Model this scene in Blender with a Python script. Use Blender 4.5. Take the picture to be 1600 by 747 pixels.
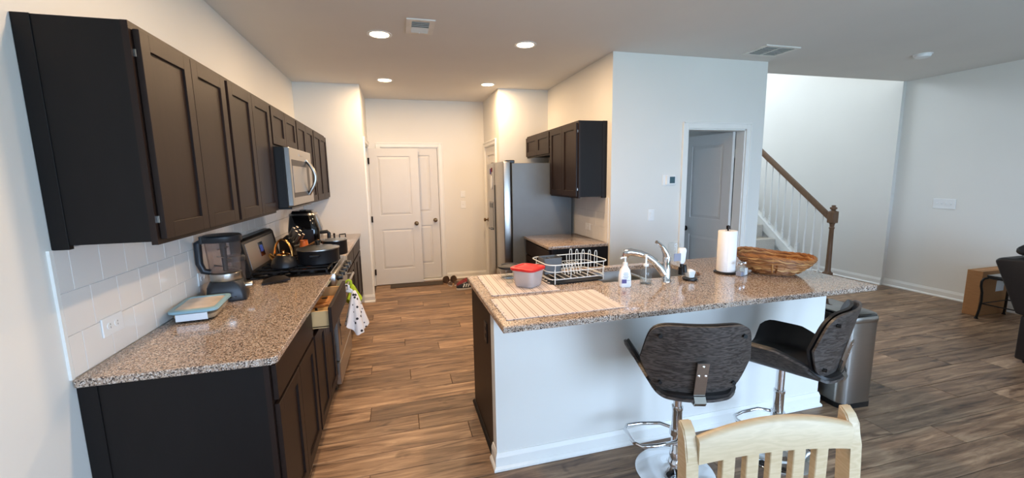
import bpy, bmesh, math, random
from mathutils import Vector, Matrix
random.seed(7)
PI = math.pi
S = bpy.context.scene
COL = S.collection
for o in list(bpy.data.objects): bpy.data.objects.remove(o)

# ---------------------------------------------------------------- camera
F_PX, IMG_W = 652.068, 1600.0
yaw, pitch, roll = math.radians(15.0822), math.radians(8.3607), math.radians(-0.99435)
f = Vector((math.sin(yaw)*math.cos(pitch), math.cos(yaw)*math.cos(pitch), -math.sin(pitch)))
r = Vector((math.cos(yaw), -math.sin(yaw), 0)); u = r.cross(f)
r2 = math.cos(roll)*r + math.sin(roll)*u; u2 = -math.sin(roll)*r + math.cos(roll)*u
cd = bpy.data.cameras.new('camera'); cam = bpy.data.objects.new('camera', cd); COL.objects.link(cam)
cd.sensor_fit = 'HORIZONTAL'; cd.sensor_width = 36; cd.lens = 36*F_PX/IMG_W; cd.clip_start = 0.05
m = Matrix((r2, u2, -f)).transposed().to_4x4(); m.translation = Vector((1.1394, -0.36758, 1.58756)); cam.matrix_world = m
S.camera = cam
# ---------------------------------------------------------------- world, exposure
S.view_settings.view_transform = 'Standard'; S.view_settings.look = 'None'
S.view_settings.gamma = 1; S.view_settings.use_curve_mapping = False
S.view_settings.exposure = 0.76
W = bpy.data.worlds.new('sky'); S.world = W; W.use_nodes = True
bg = W.node_tree.nodes['Background']; bg.inputs[0].default_value = (0.52, 0.72, 1.0, 1); bg.inputs[1].default_value = 4.0

def area_light(name, loc, target, sx, sy, power, color, shape='RECTANGLE', portal=False):
    L = bpy.data.lights.new(name, 'AREA'); L.shape = shape; L.size = sx
    if shape in ('RECTANGLE', 'ELLIPSE'): L.size_y = sy
    L.energy = power; L.color = color
    o = bpy.data.objects.new(name, L); COL.objects.link(o); o.location = loc
    o.rotation_euler = (Vector(target)-Vector(loc)).to_track_quat('-Z', 'Y').to_euler()
    if portal: L.cycles.is_portal = True
    return o
# added daylight lamps at guessed openings behind the camera; upstairs window over the stairs
area_light('guessed_patio_daylight', (4.15, -2.74, 1.15), (4.15, 0, 1.15), 2.7, 1.95, 78, (0.50, 0.70, 1.0))
area_light('guessed_window_daylight', (1.35, -2.74, 1.5), (1.35, 0, 1.5), 1.3, 1.25, 26, (0.50, 0.70, 1.0))
area_light('upstairs_daylight', (6.0, 7.9, 4.3), (6.4, 4.4, 3.2), 1.6, 1.3, 85, (0.72, 0.85, 1.0))

# ---------------------------------------------------------------- materials
def srgb(r_, g_, b_):
    c = [x/255.0 for x in (r_, g_, b_)]
    return tuple((x/12.92 if x <= .04045 else ((x+.055)/1.055)**2.4) for x in c) + (1,)
class NT:
    def __init__(s, name):
        s.m = bpy.data.materials.new(name); s.m.use_nodes = True; s.t = s.m.node_tree; s.n = s.t.nodes
        s.b = s.n['Principled BSDF']
    def node(s, typ, **kw):
        n = s.n.new(typ)
        for k, v in kw.items():
            if k.startswith('_'): n.inputs[k[1:].replace('_', ' ')].default_value = v
            else: setattr(n, k, v)
        return n
    def link(s, a, b): s.t.links.new(a, b)
    def ramp(s, stops, interp='LINEAR'):
        n = s.n.new('ShaderNodeValToRGB'); e = n.color_ramp; e.interpolation = interp
        e.elements[0].position, e.elements[0].color = stops[0]
        e.elements[1].position, e.elements[1].color = stops[-1]
        for p, c in stops[1:-1]:
            x = e.elements.new(p); x.color = c
        return n
    def mapping(s, scale, coord='pos'):
        if coord == 'pos': src = s.node('ShaderNodeNewGeometry').outputs['Position']
        else: src = s.node('ShaderNodeTexCoord').outputs['Object']
        mp = s.node('ShaderNodeMapping'); mp.inputs['Scale'].default_value = scale
        s.link(src, mp.inputs['Vector']); return mp.outputs[0]
    def bump(s, h, strength, dist=0.002):
        b = s.node('ShaderNodeBump'); b.inputs['Strength'].default_value = strength; b.inputs['Distance'].default_value = dist
        s.link(h, b.inputs['Height']); s.link(b.outputs[0], s.b.inputs['Normal'])
def sc_(c, k): return (min(1, c[0]*k), min(1, c[1]*k), min(1, c[2]*k), 1)
def paint(name, rgb, rough=.5, metal=0.0, var=.06, nscale=8, coat=0, bump=0, bscale=200, trans=0, ior=1.45, alpha=1, stretch=(1, 1, 1), spec=None):
    k = NT(name); c = srgb(*rgb)
    v = k.mapping(stretch, 'obj')
    n = k.node('ShaderNodeTexNoise', _Scale=nscale, _Detail=3.0); k.link(v, n.inputs['Vector'])
    rp = k.ramp([(.3, sc_(c, 1-var)), (.7, sc_(c, 1+var))]); k.link(n.outputs['Fac'], rp.inputs[0]); k.link(rp.outputs[0], k.b.inputs['Base Color'])
    k.b.inputs['Roughness'].default_value = rough; k.b.inputs['Metallic'].default_value = metal
    k.b.inputs['Coat Weight'].default_value = coat; k.b.inputs['Transmission Weight'].default_value = trans; k.b.inputs['IOR'].default_value = ior
    if spec is not None: k.b.inputs['Specular IOR Level'].default_value = spec
    if alpha < 1: k.b.inputs['Alpha'].default_value = alpha
    if bump:
        n2 = k.node('ShaderNodeTexNoise', _Scale=bscale, _Detail=2.0); k.link(v, n2.inputs['Vector']); k.bump(n2.outputs['Fac'], bump)
    return k.m
M = {}
M['wall'] = paint('wall_paint', (231, 228, 221), .75, var=.015, nscale=1.5, bump=.05, bscale=300)
M['ceiling'] = paint('ceiling_paint', (226, 222, 216), .9, var=.015, nscale=2, bump=.12, bscale=220)
M['trim'] = paint('trim_white', (238, 236, 230), .4, var=.01)
M['door'] = paint('door_white', (222, 218, 212), .45, var=.01)
M['cabinet'] = paint('espresso_wood', (37, 25, 20), .45, var=.12, nscale=6, stretch=(14, 14, 1), spec=.28)
M['cabend'] = paint('espresso_panel', (23, 19, 18), .5, var=.08, nscale=7, stretch=(3, 3, 1), spec=.25)
M['cabin'] = paint('raw_ply', (205, 170, 120), .6, var=.1, stretch=(8, 1, 1))
M['kick'] = paint('toe_kick', (22, 17, 15), .6)
M['tile'] = paint('white_tile', (236, 232, 226), .1, var=.02, nscale=3, coat=.3)
M['grout'] = paint('grout', (236, 234, 230), .85, var=.03, nscale=60)
M['steel'] = paint('brushed_steel', (176, 172, 166), .28, 1.0, var=.06, nscale=10, stretch=(1, 1, 60))
M['steelh'] = paint('brushed_steel_sideways', (182, 178, 172), .3, 1.0, var=.06, nscale=10, stretch=(60, 1, 60))
M['chrome'] = paint('chrome', (225, 226, 228), .06, 1.0, var=.01)
M['black'] = paint('black_plastic', (18, 18, 19), .35, var=.1)
M['blackgloss'] = paint('black_glass', (10, 10, 11), .08, var=.05, coat=.5)
M['iron'] = paint('black_iron', (20, 19, 19), .5, .3, var=.2, nscale=40)
M['panblack'] = paint('anodised_black', (32, 33, 36), .4, .3, var=.1)
M['fridgeside'] = paint('grey_enamel', (104, 107, 108), .4, .2, var=.03, bump=.1, bscale=400)
M['red'] = paint('red_plastic', (205, 38, 38), .35, var=.05)
M['navy'] = paint('navy_plastic', (16, 19, 27), .4, var=.05)
M['blue'] = paint('blue_plastic', (138, 176, 190), .4, var=.05)
M['white'] = paint('white_plastic', (238, 238, 236), .35, var=.02)
M['offwhite'] = paint('wire_white', (225, 226, 222), .4, var=.03)
M['grey'] = paint('grey_plastic', (98, 102, 106), .45, var=.05)
M['paper'] = paint('paper_towel', (246, 242, 238), .9, var=.015, nscale=40, bump=.3, bscale=120)
M['brass'] = paint('aged_bronze', (120, 92, 62), .3, 1.0, var=.1)
M['darkmetal'] = paint('dark_bronze', (52, 44, 40), .35, .9, var=.1)
M['gold'] = paint('rose_gold', (215, 160, 95), .18, 1.0, var=.05)
M['leather'] = paint('black_leather', (28, 26, 26), .45, var=.12, nscale=30, bump=.25, bscale=260)
M['darkfabric'] = paint('dark_brown_leather', (27, 22, 21), .5, var=.15, nscale=12, bump=.3, bscale=90)
M['cardboard'] = paint('cardboard', (168, 122, 80), .8, var=.07, nscale=12, stretch=(1, 1, 8))
M['mat'] = paint('door_mat', (74, 64, 56), .95, var=.3, nscale=90, bump=.6, bscale=300)
M['oak'] = paint('stained_oak', (112, 84, 62), .4, var=.15, nscale=5, stretch=(10, 10, 2))
M['woodspoon'] = paint('light_wood', (190, 130, 75), .5, var=.12, nscale=6, stretch=(8, 8, 2))
M['orange'] = paint('orange_glaze', (200, 104, 44), .3, var=.35, nscale=35)
M['cream'] = paint('cream_fleece', (206, 196, 184), .95, var=.12, nscale=30, bump=.8, bscale=60)
M['yellow'] = paint('yellow_plastic', (232, 180, 40), .4)
M['green'] = paint('green_cloth', (176, 200, 50), .8, var=.15, nscale=20)
M['brownshoe'] = paint('brown_suede', (92, 70, 54), .8, var=.2, nscale=30)
M['taupe'] = paint('taupe_canvas', (120, 104, 90), .85, var=.2, nscale=30)
M['redshoe'] = paint('red_mesh', (126, 40, 46), .7, var=.4, nscale=60)
M['navyshoe'] = paint('navy_mesh', (22, 26, 38), .7, var=.2, nscale=60)
M['sole'] = paint('shoe_sole', (222, 214, 204), .6, var=.05)
M['soap'] = paint('lotion_bottle', (242, 243, 244), .3, var=.01)
M['purple'] = paint('purple_print', (92, 82, 140), .5)
M['greyprint'] = paint('grey_print', (150, 152, 168), .5)
M['screen'] = paint('display_blue', (58, 92, 190), .2, var=.2, nscale=30)
M['lcd'] = paint('thermostat_screen', (70, 98, 108), .2)
M['food'] = paint('food_filling', (196, 168, 134), .7, var=.3, nscale=25)
M['lidpane'] = paint('lid_pane', (212, 198, 184), .25, var=.12, nscale=14)
M['label'] = paint('paper_label', (236, 242, 246), .6, var=.04)
M['steelwool'] = paint('copper_scrubber', (120, 84, 58), .5, .5, var=.4, nscale=60)
M['bag'] = paint('plastic_bag', (196, 190, 186), .3, var=.1, nscale=10)
M['jarbase'] = paint('dark_grey_blender', (46, 49, 54), .35, .3, var=.05)
M['magazine'] = paint('magazine_paper', (190, 196, 204), .5, var=.3, nscale=14)
M['carpet'] = paint('beige_carpet', (196, 186, 172), .95, var=.1, nscale=80, bump=.6, bscale=200)
M['grass'] = paint('lawn', (96, 132, 70), .95, var=.2, nscale=3)
M['vent'] = paint('vent_white', (232, 228, 220), .5)
M['ventdark'] = paint('vent_dark', (120, 122, 122), .6)

def clear(name, tint, diff=0.0, rough=.03, ior=1.4):
    k = NT(name); k.n.remove(k.b); out = k.n['Material Output']
    tr = k.node('ShaderNodeBsdfTransparent'); tr.inputs[0].default_value = srgb(*tint)
    gl = k.node('ShaderNodeBsdfGlossy'); gl.inputs['Roughness'].default_value = rough
    di = k.node('ShaderNodeBsdfDiffuse'); v = k.mapping((1, 1, 1), 'obj'); n = k.node('ShaderNodeTexNoise', _Scale=9.0); k.link(v, n.inputs['Vector'])
    c = srgb(*tint); rp = k.ramp([(.3, sc_(c, .9)), (.7, c)]); k.link(n.outputs['Fac'], rp.inputs[0]); k.link(rp.outputs[0], di.inputs[0])
    fr0 = k.node('ShaderNodeFresnel'); fr0.inputs[0].default_value = ior; ge = k.node('ShaderNodeNewGeometry')
    iv = k.node('ShaderNodeMath', operation='SUBTRACT'); iv.inputs[0].default_value = 1; k.link(ge.outputs['Backfacing'], iv.inputs[1])
    fr = k.node('ShaderNodeMath', operation='MULTIPLY'); k.link(fr0.outputs[0], fr.inputs[0]); k.link(iv.outputs[0], fr.inputs[1])
    m1 = k.node('ShaderNodeMixShader'); m1.inputs[0].default_value = diff; k.link(tr.outputs[0], m1.inputs[1]); k.link(di.outputs[0], m1.inputs[2])
    m2 = k.node('ShaderNodeMixShader'); k.link(fr.outputs[0], m2.inputs[0]); k.link(m1.outputs[0], m2.inputs[1]); k.link(gl.outputs[0], m2.inputs[2])
    k.link(m2.outputs[0], out.inputs['Surface']); return k.m
M['glass'] = clear('clear_glass', (250, 252, 252), .015)
M['smoke'] = clear('smoky_plastic', (240, 236, 236), .03)
M['plasticclear'] = clear('cloudy_plastic', (238, 232, 230), .42, .25)
def emit(name, rgb, strength):
    k = NT(name); k.b.inputs['Base Color'].default_value = srgb(*rgb)
    k.b.inputs['Emission Color'].default_value = srgb(*rgb); k.b.inputs['Emission Strength'].default_value = strength; return k.m
M['lamp'] = emit('lamp_diffuser', (255, 226, 182), 9)

def mk_granite():
    k = NT('granite'); v = k.mapping((1, 1, 1))
    vo = k.node('ShaderNodeTexVoronoi', _Scale=240.0); k.link(v, vo.inputs['Vector'])
    n = k.node('ShaderNodeTexNoise', _Scale=85.0, _Detail=5.0, _Roughness=.7); k.link(v, n.inputs['Vector'])
    sep = k.node('ShaderNodeSeparateColor'); k.link(vo.outputs['Color'], sep.inputs[0])
    mx = k.node('ShaderNodeMath', operation='MULTIPLY_ADD'); k.link(n.outputs['Fac'], mx.inputs[0]); mx.inputs[1].default_value = 1.3; mx.inputs[2].default_value = -.65
    ad = k.node('ShaderNodeMath', operation='ADD'); k.link(sep.outputs[0], ad.inputs[0]); k.link(mx.outputs[0], ad.inputs[1])
    rp = k.ramp([(0, srgb(58, 50, 47)), (.15, srgb(112, 94, 82)), (.28, srgb(160, 136, 117)), (.52, srgb(188, 166, 147)), (.76, srgb(212, 200, 188)), (.93, srgb(136, 116, 104))], 'CONSTANT')
    k.link(ad.outputs[0], rp.inputs[0]); k.link(rp.outputs[0], k.b.inputs['Base Color'])
    k.b.inputs['Roughness'].default_value = .13; k.b.inputs['Coat Weight'].default_value = .25; k.b.inputs['Coat Roughness'].default_value = .05
    return k.m
M['granite'] = mk_granite()
def mk_plank(name='vinyl_plank', rnd=True):
    k = NT(name); geo = k.node('ShaderNodeNewGeometry'); oi = k.node('ShaderNodeObjectInfo')
    ofs = k.node('ShaderNodeVectorMath', operation='SCALE'); ofs.inputs[0].default_value = (37, 91, 13); k.link(oi.outputs['Random'], ofs.inputs['Scale'])
    add = k.node('ShaderNodeVectorMath', operation='ADD'); k.link(geo.outputs['Position'], add.inputs[0]); k.link(ofs.outputs[0], add.inputs[1])
    mp = k.node('ShaderNodeMapping'); mp.inputs['Scale'].default_value = (1.5, 15, 1); k.link(add.outputs[0], mp.inputs[0])
    n = k.node('ShaderNodeTexNoise', _Scale=1.6, _Detail=6.0, _Roughness=.62, _Distortion=.6); k.link(mp.outputs[0], n.inputs['Vector'])
    rp = k.ramp([(.28, srgb(64, 46, 34)), (.42, srgb(116, 89, 67)), (.56, srgb(147, 117, 90)), (.72, srgb(184, 153, 121))]); k.link(n.outputs['Fac'], rp.inputs[0])
    mp2 = k.node('ShaderNodeMapping'); mp2.inputs['Scale'].default_value = (3, 60, 1); k.link(add.outputs[0], mp2.inputs[0])
    n2 = k.node('ShaderNodeTexNoise', _Scale=3.0, _Detail=4.0); k.link(mp2.outputs[0], n2.inputs['Vector'])
    mr = k.node('ShaderNodeMapRange'); mr.inputs['From Min'].default_value = .25; mr.inputs['From Max'].default_value = .75; mr.inputs['To Min'].default_value = .84; mr.inputs['To Max'].default_value = 1.14; k.link(n2.outputs['Fac'], mr.inputs[0])
    # knots
    mp3 = k.node('ShaderNodeMapping'); mp3.inputs['Scale'].default_value = (2.2, 6.5, 1); k.link(add.outputs[0], mp3.inputs[0])
    n3 = k.node('ShaderNodeTexNoise', _Scale=1.3, _Detail=2.0, _Distortion=1.2); k.link(mp3.outputs[0], n3.inputs['Vector'])
    kr = k.ramp([(.62, (1, 1, 1, 1)), (.72, (.46, .42, .40, 1))]); k.link(n3.outputs['Fac'], kr.inputs[0])
    rv = k.node('ShaderNodeMapRange'); rv.inputs['To Min'].default_value = .74; rv.inputs['To Max'].default_value = 1.40; k.link(oi.outputs['Random'], rv.inputs[0])
    mul = k.node('ShaderNodeMath', operation='MULTIPLY'); k.link(mr.outputs[0], mul.inputs[0]); k.link(rv.outputs[0], mul.inputs[1])
    sc = k.node('ShaderNodeVectorMath', operation='SCALE'); k.link(rp.outputs[0], sc.inputs[0]); k.link(mul.outputs[0], sc.inputs['Scale'])
    mu = k.node('ShaderNodeVectorMath', operation='MULTIPLY'); k.link(sc.outputs[0], mu.inputs[0]); k.link(kr.outputs[0], mu.inputs[1])
    k.link(mu.outputs[0], k.b.inputs['Base Color']); k.b.inputs['Roughness'].default_value = .42
    k.bump(n2.outputs['Fac'], .15, .002); return k.m
M['plank'] = mk_plank()
M['plankbase'] = paint('plank_underlay', (66, 50, 39), .7, var=.2, nscale=4, stretch=(1, 12, 1))
def mk_veneer(name, a, b, scale, sx=(1, 1, 6)):
    k = NT(name); v = k.mapping(sx, 'obj')
    w = k.node('ShaderNodeTexNoise', _Scale=scale, _Detail=5.0, _Distortion=1.1); k.link(v, w.inputs['Vector'])
    w2 = k.node('ShaderNodeTexNoise', _Scale=scale*5, _Detail=3.0); k.link(v, w2.inputs['Vector'])
    ad = k.node('ShaderNodeMath', operation='MULTIPLY_ADD'); k.link(w2.outputs['Fac'], ad.inputs[0]); ad.inputs[1].default_value = .5; k.link(w.outputs['Fac'], ad.inputs[2])
    wv = k.node('ShaderNodeMath', operation='PINGPONG'); k.link(ad.outputs[0], wv.inputs[0]); wv.inputs[1].default_value = .06
    mr = k.node('ShaderNodeMath', operation='MULTIPLY'); k.link(wv.outputs[0], mr.inputs[0]); mr.inputs[1].default_value = 16
    rp = k.ramp([(0, srgb(*a)), (1, srgb(*b))]); k.link(mr.outputs[0], rp.inputs[0]); k.link(rp.outputs[0], k.b.inputs['Base Color'])
    k.b.inputs['Roughness'].default_value = .4; return k.m
M['veneer'] = mk_veneer('grey_walnut_veneer', (40, 35, 33), (88, 80, 75), 2.2)
M['birch'] = mk_veneer('bleached_birch', (192, 166, 130), (204, 180, 146), 1.6, (1, 1, 5))
M['birchrail'] = mk_veneer('bleached_birch_crosswise', (194, 170, 136), (204, 180, 146), 1.2, (1, 1, 7))
def mk_stripes():
    k = NT('striped_cotton'); tc = k.node('ShaderNodeTexCoord'); sp = k.node('ShaderNodeSeparateXYZ'); k.link(tc.outputs['Object'], sp.inputs[0])
    def lines(ofs, freq, w):
        a = k.node('ShaderNodeMath', operation='MULTIPLY_ADD'); k.link(sp.outputs[0], a.inputs[0]); a.inputs[1].default_value = freq; a.inputs[2].default_value = ofs
        b = k.node('ShaderNodeMath', operation='FRACT'); k.link(a.outputs[0], b.inputs[0])
        c = k.node('ShaderNodeMath', operation='LESS_THAN'); k.link(b.outputs[0], c.inputs[0]); c.inputs[1].default_value = w; return c.outputs[0]
    m1, m2 = lines(0, 19, .1), lines(.26, 19, .1)
    mx = k.node('ShaderNodeMath', operation='MAXIMUM'); k.link(m1, mx.inputs[0]); k.link(m2, mx.inputs[1])
    n = k.node('ShaderNodeTexNoise', _Scale=400.0); k.link(tc.outputs['Object'], n.inputs['Vector'])
    mix = k.node('ShaderNodeMix', data_type='RGBA'); k.link(mx.outputs[0], mix.inputs['Factor']); mix.inputs[6].default_value = srgb(212, 198, 190); mix.inputs[7].default_value = srgb(160, 144, 132)
    k.link(mix.outputs[2], k.b.inputs['Base Color']); k.b.inputs['Roughness'].default_value = .9; k.bump(n.outputs['Fac'], .4, .001); return k.m
M['stripes'] = mk_stripes()
def mk_dots(name, base, dot, scale, thr):
    k = NT(name); v = k.mapping((1, 1, 1), 'obj'); vo = k.node('ShaderNodeTexVoronoi', _Scale=scale); k.link(v, vo.inputs['Vector'])
    rp = k.ramp([(thr, srgb(*dot)), (thr+.04, srgb(*base))]); k.link(vo.outputs['Distance'], rp.inputs[0]); k.link(rp.outputs[0], k.b.inputs['Base Color']); k.b.inputs['Roughness'].default_value = .9; return k.m
M['toweldots'] = mk_dots('printed_cotton', (232, 230, 232), (44, 42, 50), 26, .24)
M['floral'] = mk_dots('floral_border', (206, 196, 192), (130, 120, 130), 70, .3)
def mk_wicker():
    k = NT('wicker_cane'); oi = k.node('ShaderNodeObjectInfo'); v = k.mapping((1, 1, 1), 'obj')
    n = k.node('ShaderNodeTexNoise', _Scale=14.0, _Detail=3.0); k.link(v, n.inputs['Vector'])
    a = k.node('ShaderNodeMath', operation='MULTIPLY_ADD'); k.link(n.outputs['Fac'], a.inputs[0]); a.inputs[1].default_value = .6; k.link(oi.outputs['Random'], a.inputs[2])
    b = k.node('ShaderNodeMath', operation='MULTIPLY'); k.link(a.outputs[0], b.inputs[0]); b.inputs[1].default_value = .62
    rp = k.ramp([(.1, srgb(104, 58, 26)), (.5, srgb(166, 108, 56)), (.9, srgb(214, 166, 106))]); k.link(b.outputs[0], rp.inputs[0]); k.link(rp.outputs[0], k.b.inputs['Base Color']); k.b.inputs['Roughness'].default_value = .55; return k.m
M['wicker'] = mk_wicker()

# ---------------------------------------------------------------- mesh helpers
class MB:
    def __init__(s): s.bm = bmesh.new()
    def _after(s, n0): s.bm.verts.ensure_lookup_table(); return s.bm.verts[n0:]
    def box(s, x0, x1, y0, y1, z0, z1, bev=0, seg=1):
        b = bmesh.new(); bmesh.ops.create_cube(b, size=1)
        for v in b.verts: v.co = Vector((x0+(v.co.x+.5)*(x1-x0), y0+(v.co.y+.5)*(y1-y0), z0+(v.co.z+.5)*(z1-z0)))
        if bev: bmesh.ops.bevel(b, geom=list(b.edges), offset=bev, segments=seg, affect='EDGES', profile=.5)
        s.merge(b); return s
    def merge(s, b, mat=None):
        if mat is not None: bmesh.ops.transform(b, matrix=mat, verts=b.verts)
        mp = {v: s.bm.verts.new(v.co) for v in b.verts}
        for f_ in b.faces:
            try: s.bm.faces.new([mp[v] for v in f_.verts])
            except ValueError: pass
        b.free(); return s
    def add(s, verts, faces, mat=None):
        vs = [s.bm.verts.new((mat @ Vector(v)) if mat else v) for v in verts]
        for fc in faces:
            try: s.bm.faces.new([vs[i] for i in fc])
            except ValueError: pass
        return s
    def lathe(s, prof, n=24, c=(0, 0, 0), sx=1, sy=1, mat=None):
        V, F = [], []
        for (rr, z) in prof:
            for i in range(n):
                a = 2*PI*i/n; V.append((c[0]+rr*sx*math.cos(a), c[1]+rr*sy*math.sin(a), c[2]+z))
        for j in range(len(prof)-1):
            for i in range(n):
                k = (i+1) % n; F.append((j*n+i, j*n+k, (j+1)*n+k, (j+1)*n+i))
        if prof[0][0] > 1e-6: F.append(tuple(range(n))[::-1])
        if prof[-1][0] > 1e-6: F.append(tuple(range((len(prof)-1)*n, len(prof)*n)))
        return s.add(V, F, mat)
    def shell(s, prof, n=24, c=(0, 0, 0), t=.003, mat=None, sx=1, sy=1):      # open-topped vessel with inner wall
        pr = list(prof); inner = [(max(rr-t, .0005), z + (t if i == 0 else 0)) for i, (rr, z) in enumerate(prof)]
        return s.lathe([(.0005, pr[0][1])]+pr+inner[::-1]+[(.0005, inner[0][1])], n, c, sx, sy, mat)
    def cyl(s, p0, p1, r0, r1=None, n=16):
        r1 = r0 if r1 is None else r1; p0, p1 = Vector(p0), Vector(p1); d = p1-p0
        q = d.to_track_quat('Z', 'Y').to_matrix().to_4x4(); q.translation = p0
        return s.lathe([(r0, 0), (r1, d.length)], n, mat=q)
    def tube(s, path, rad, n=8, closed=False, flat=1.0):
        P = [Vector(p) for p in path]; N = len(P); V, F = [], []
        up = Vector((0, 0, 1)); prev = None
        for i, p in enumerate(P):
            a = P[(i-1) % N] if (closed or i > 0) else p; b = P[(i+1) % N] if (closed or i < N-1) else p
            t = (b-a).normalized()
            if prev is None:
                ref = up if abs(t.z) < .9 else Vector((1, 0, 0)); nrm = (ref - t*ref.dot(t)).normalized()
            else: nrm = (prev - t*prev.dot(t)).normalized()
            prev = nrm; bn = t.cross(nrm); rr = rad[i] if isinstance(rad, (list, tuple)) else rad
            for k in range(n):
                an = 2*PI*k/n; V.append(p + nrm*math.cos(an)*rr*flat + bn*math.sin(an)*rr)
        for i in range(N if closed else N-1):
            j = (i+1) % N
            for k in range(n):
                l = (k+1) % n; F.append((i*n+k, i*n+l, j*n+l, j*n+k))
        if not closed: F.append(tuple(range(n))[::-1]); F.append(tuple(range((N-1)*n, N*n)))
        return s.add(V, F)
    def prism(s, poly, a0, a1, axis='z', mat=None):
        n = len(poly)
        def P(p, a): return (p[0], p[1], a) if axis == 'z' else ((p[0], a, p[1]) if axis == 'y' else (a, p[0], p[1]))
        V = [P(p, a0) for p in poly]+[P(p, a1) for p in poly]
        F = [tuple(range(n))[::-1], tuple(range(n, 2*n))]+[(i, (i+1) % n, n+(i+1) % n, n+i) for i in range(n)]
        return s.add(V, F, mat)
    def grid(s, fn, nu, nv, thick=None, cu=False):      # surface fn(u,v)->Vector, with optional thickness function
        V = [Vector(fn(i/(nu if cu else nu-1) if nu > 1 else 0, j/(nv-1))) for j in range(nv) for i in range(nu)]
        F = []
        for j in range(nv-1):
            for i in range(nu if cu else nu-1):
                k = (i+1) % nu; F.append((j*nu+i, j*nu+k, (j+1)*nu+k, (j+1)*nu+i))
        if thick:
            b = bmesh.new(); vs = [b.verts.new(v) for v in V]
            for fc in F: b.faces.new([vs[i] for i in fc])
            bmesh.ops.recalc_face_normals(b, faces=b.faces); b.normal_update()
            nr = [v.normal.copy() for v in b.verts]; b.free()
            n0 = len(V); V = V+[V[i]-nr[i]*thick for i in range(n0)]
            F = F+[tuple(n0+i for i in fc[::-1]) for fc in F]
            bord = ([(i, i+1) for i in range(nu-1)] + [((nv-1)*nu+i+1, (nv-1)*nu+i) for i in range(nu-1)])
            if not cu: bord += [((j+1)*nu, j*nu) for j in range(nv-1)] + [(j*nu+nu-1, (j+1)*nu+nu-1) for j in range(nv-1)]
            else: bord += [(nu-1, 0), ((nv-1)*nu, (nv-1)*nu+nu-1)]
            F += [(b_, a_, n0+a_, n0+b_) for a_, b_ in bord]
        return s.add(V, F)
    def build(s, name, mat, parent=None, smooth=40, loc=None, rot=None):
        bmesh.ops.recalc_face_normals(s.bm, faces=s.bm.faces)
        me = bpy.data.meshes.new(name); s.bm.to_mesh(me); s.bm.free()
        me.materials.append(M[mat] if isinstance(mat, str) else mat)
        if smooth:
            for p in me.polygons: p.use_smooth = True
            me.set_sharp_from_angle(angle=math.radians(smooth))
        o = bpy.data.objects.new(name, me); COL.objects.link(o)
        if parent: o.parent = parent
        if loc: o.location = loc
        if rot: o.rotation_euler = rot
        return o
def tag(o, label, cat, group=None, kind=None):
    o['label'] = label; o['category'] = cat
    if group: o['group'] = group
    if kind: o['kind'] = kind
    return o
def thing(name, label, cat, loc=(0, 0, 0), rz=0, group=None, kind=None):
    o = bpy.data.objects.new(name, None); COL.objects.link(o); o.location = loc; o.rotation_euler = (0, 0, rz); o.empty_display_size = .1
    return tag(o, label, cat, group, kind)
def cp(o, parent=None, loc=None, name=None):
    c = o.copy(); COL.objects.link(c)
    if parent is not None: c.parent = parent
    if loc is not None: c.location = loc
    return c
def copy_tree(o, parent=None):
    c = cp(o, parent)
    for ch in list(o.children): copy_tree(ch, c)
    return c
def B(*a, **k): return MB().box(*a, **k)
def rrect(x0, x1, y0, y1, rad, n=5):
    P = []
    for cx, cy, a0 in ((x1-rad, y1-rad, 0), (x0+rad, y1-rad, 90), (x0+rad, y0+rad, 180), (x1-rad, y0+rad, 270)):
        for i in range(n+1):
            a = math.radians(a0+90*i/n); P.append((cx+rad*math.cos(a), cy+rad*math.sin(a)))
    return P
def loft(rings, caps=True):
    mb = MB(); n = len(rings[0]); V = [p for rg in rings for p in rg]; F = []
    for j in range(len(rings)-1):
        for i in range(n):
            k = (i+1) % n; F.append((j*n+i, j*n+k, (j+1)*n+k, (j+1)*n+i))
    if caps: F += [tuple(range(n))[::-1], tuple(range((len(rings)-1)*n, len(rings)*n))]
    return mb.add(V, F)
def ring(x0, x1, y0, y1, rad, z, n=5): return [(a, b, z) for a, b in rrect(x0, x1, y0, y1, rad, n)]

# ---------------------------------------------------------------- the room
H = 2.751
Y1, Y2, Y3, Y4, Y5, YB = 5.259, 6.199, 5.182, 3.384, 3.80, -2.8
XR, XP, XQ, XS, XW = 0.749, 2.48, 3.171, 4.986, 7.69
def struct(name, mb, mat, label, cat='wall'): return tag(mb.build(name, mat, smooth=0), label, cat, kind='structure')
fl = struct('floor', B(-.1, 7.8, YB, 8.3, -.12, -.0055), 'plankbase', 'wood-look vinyl plank floor running through kitchen and living area', 'floor')
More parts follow.
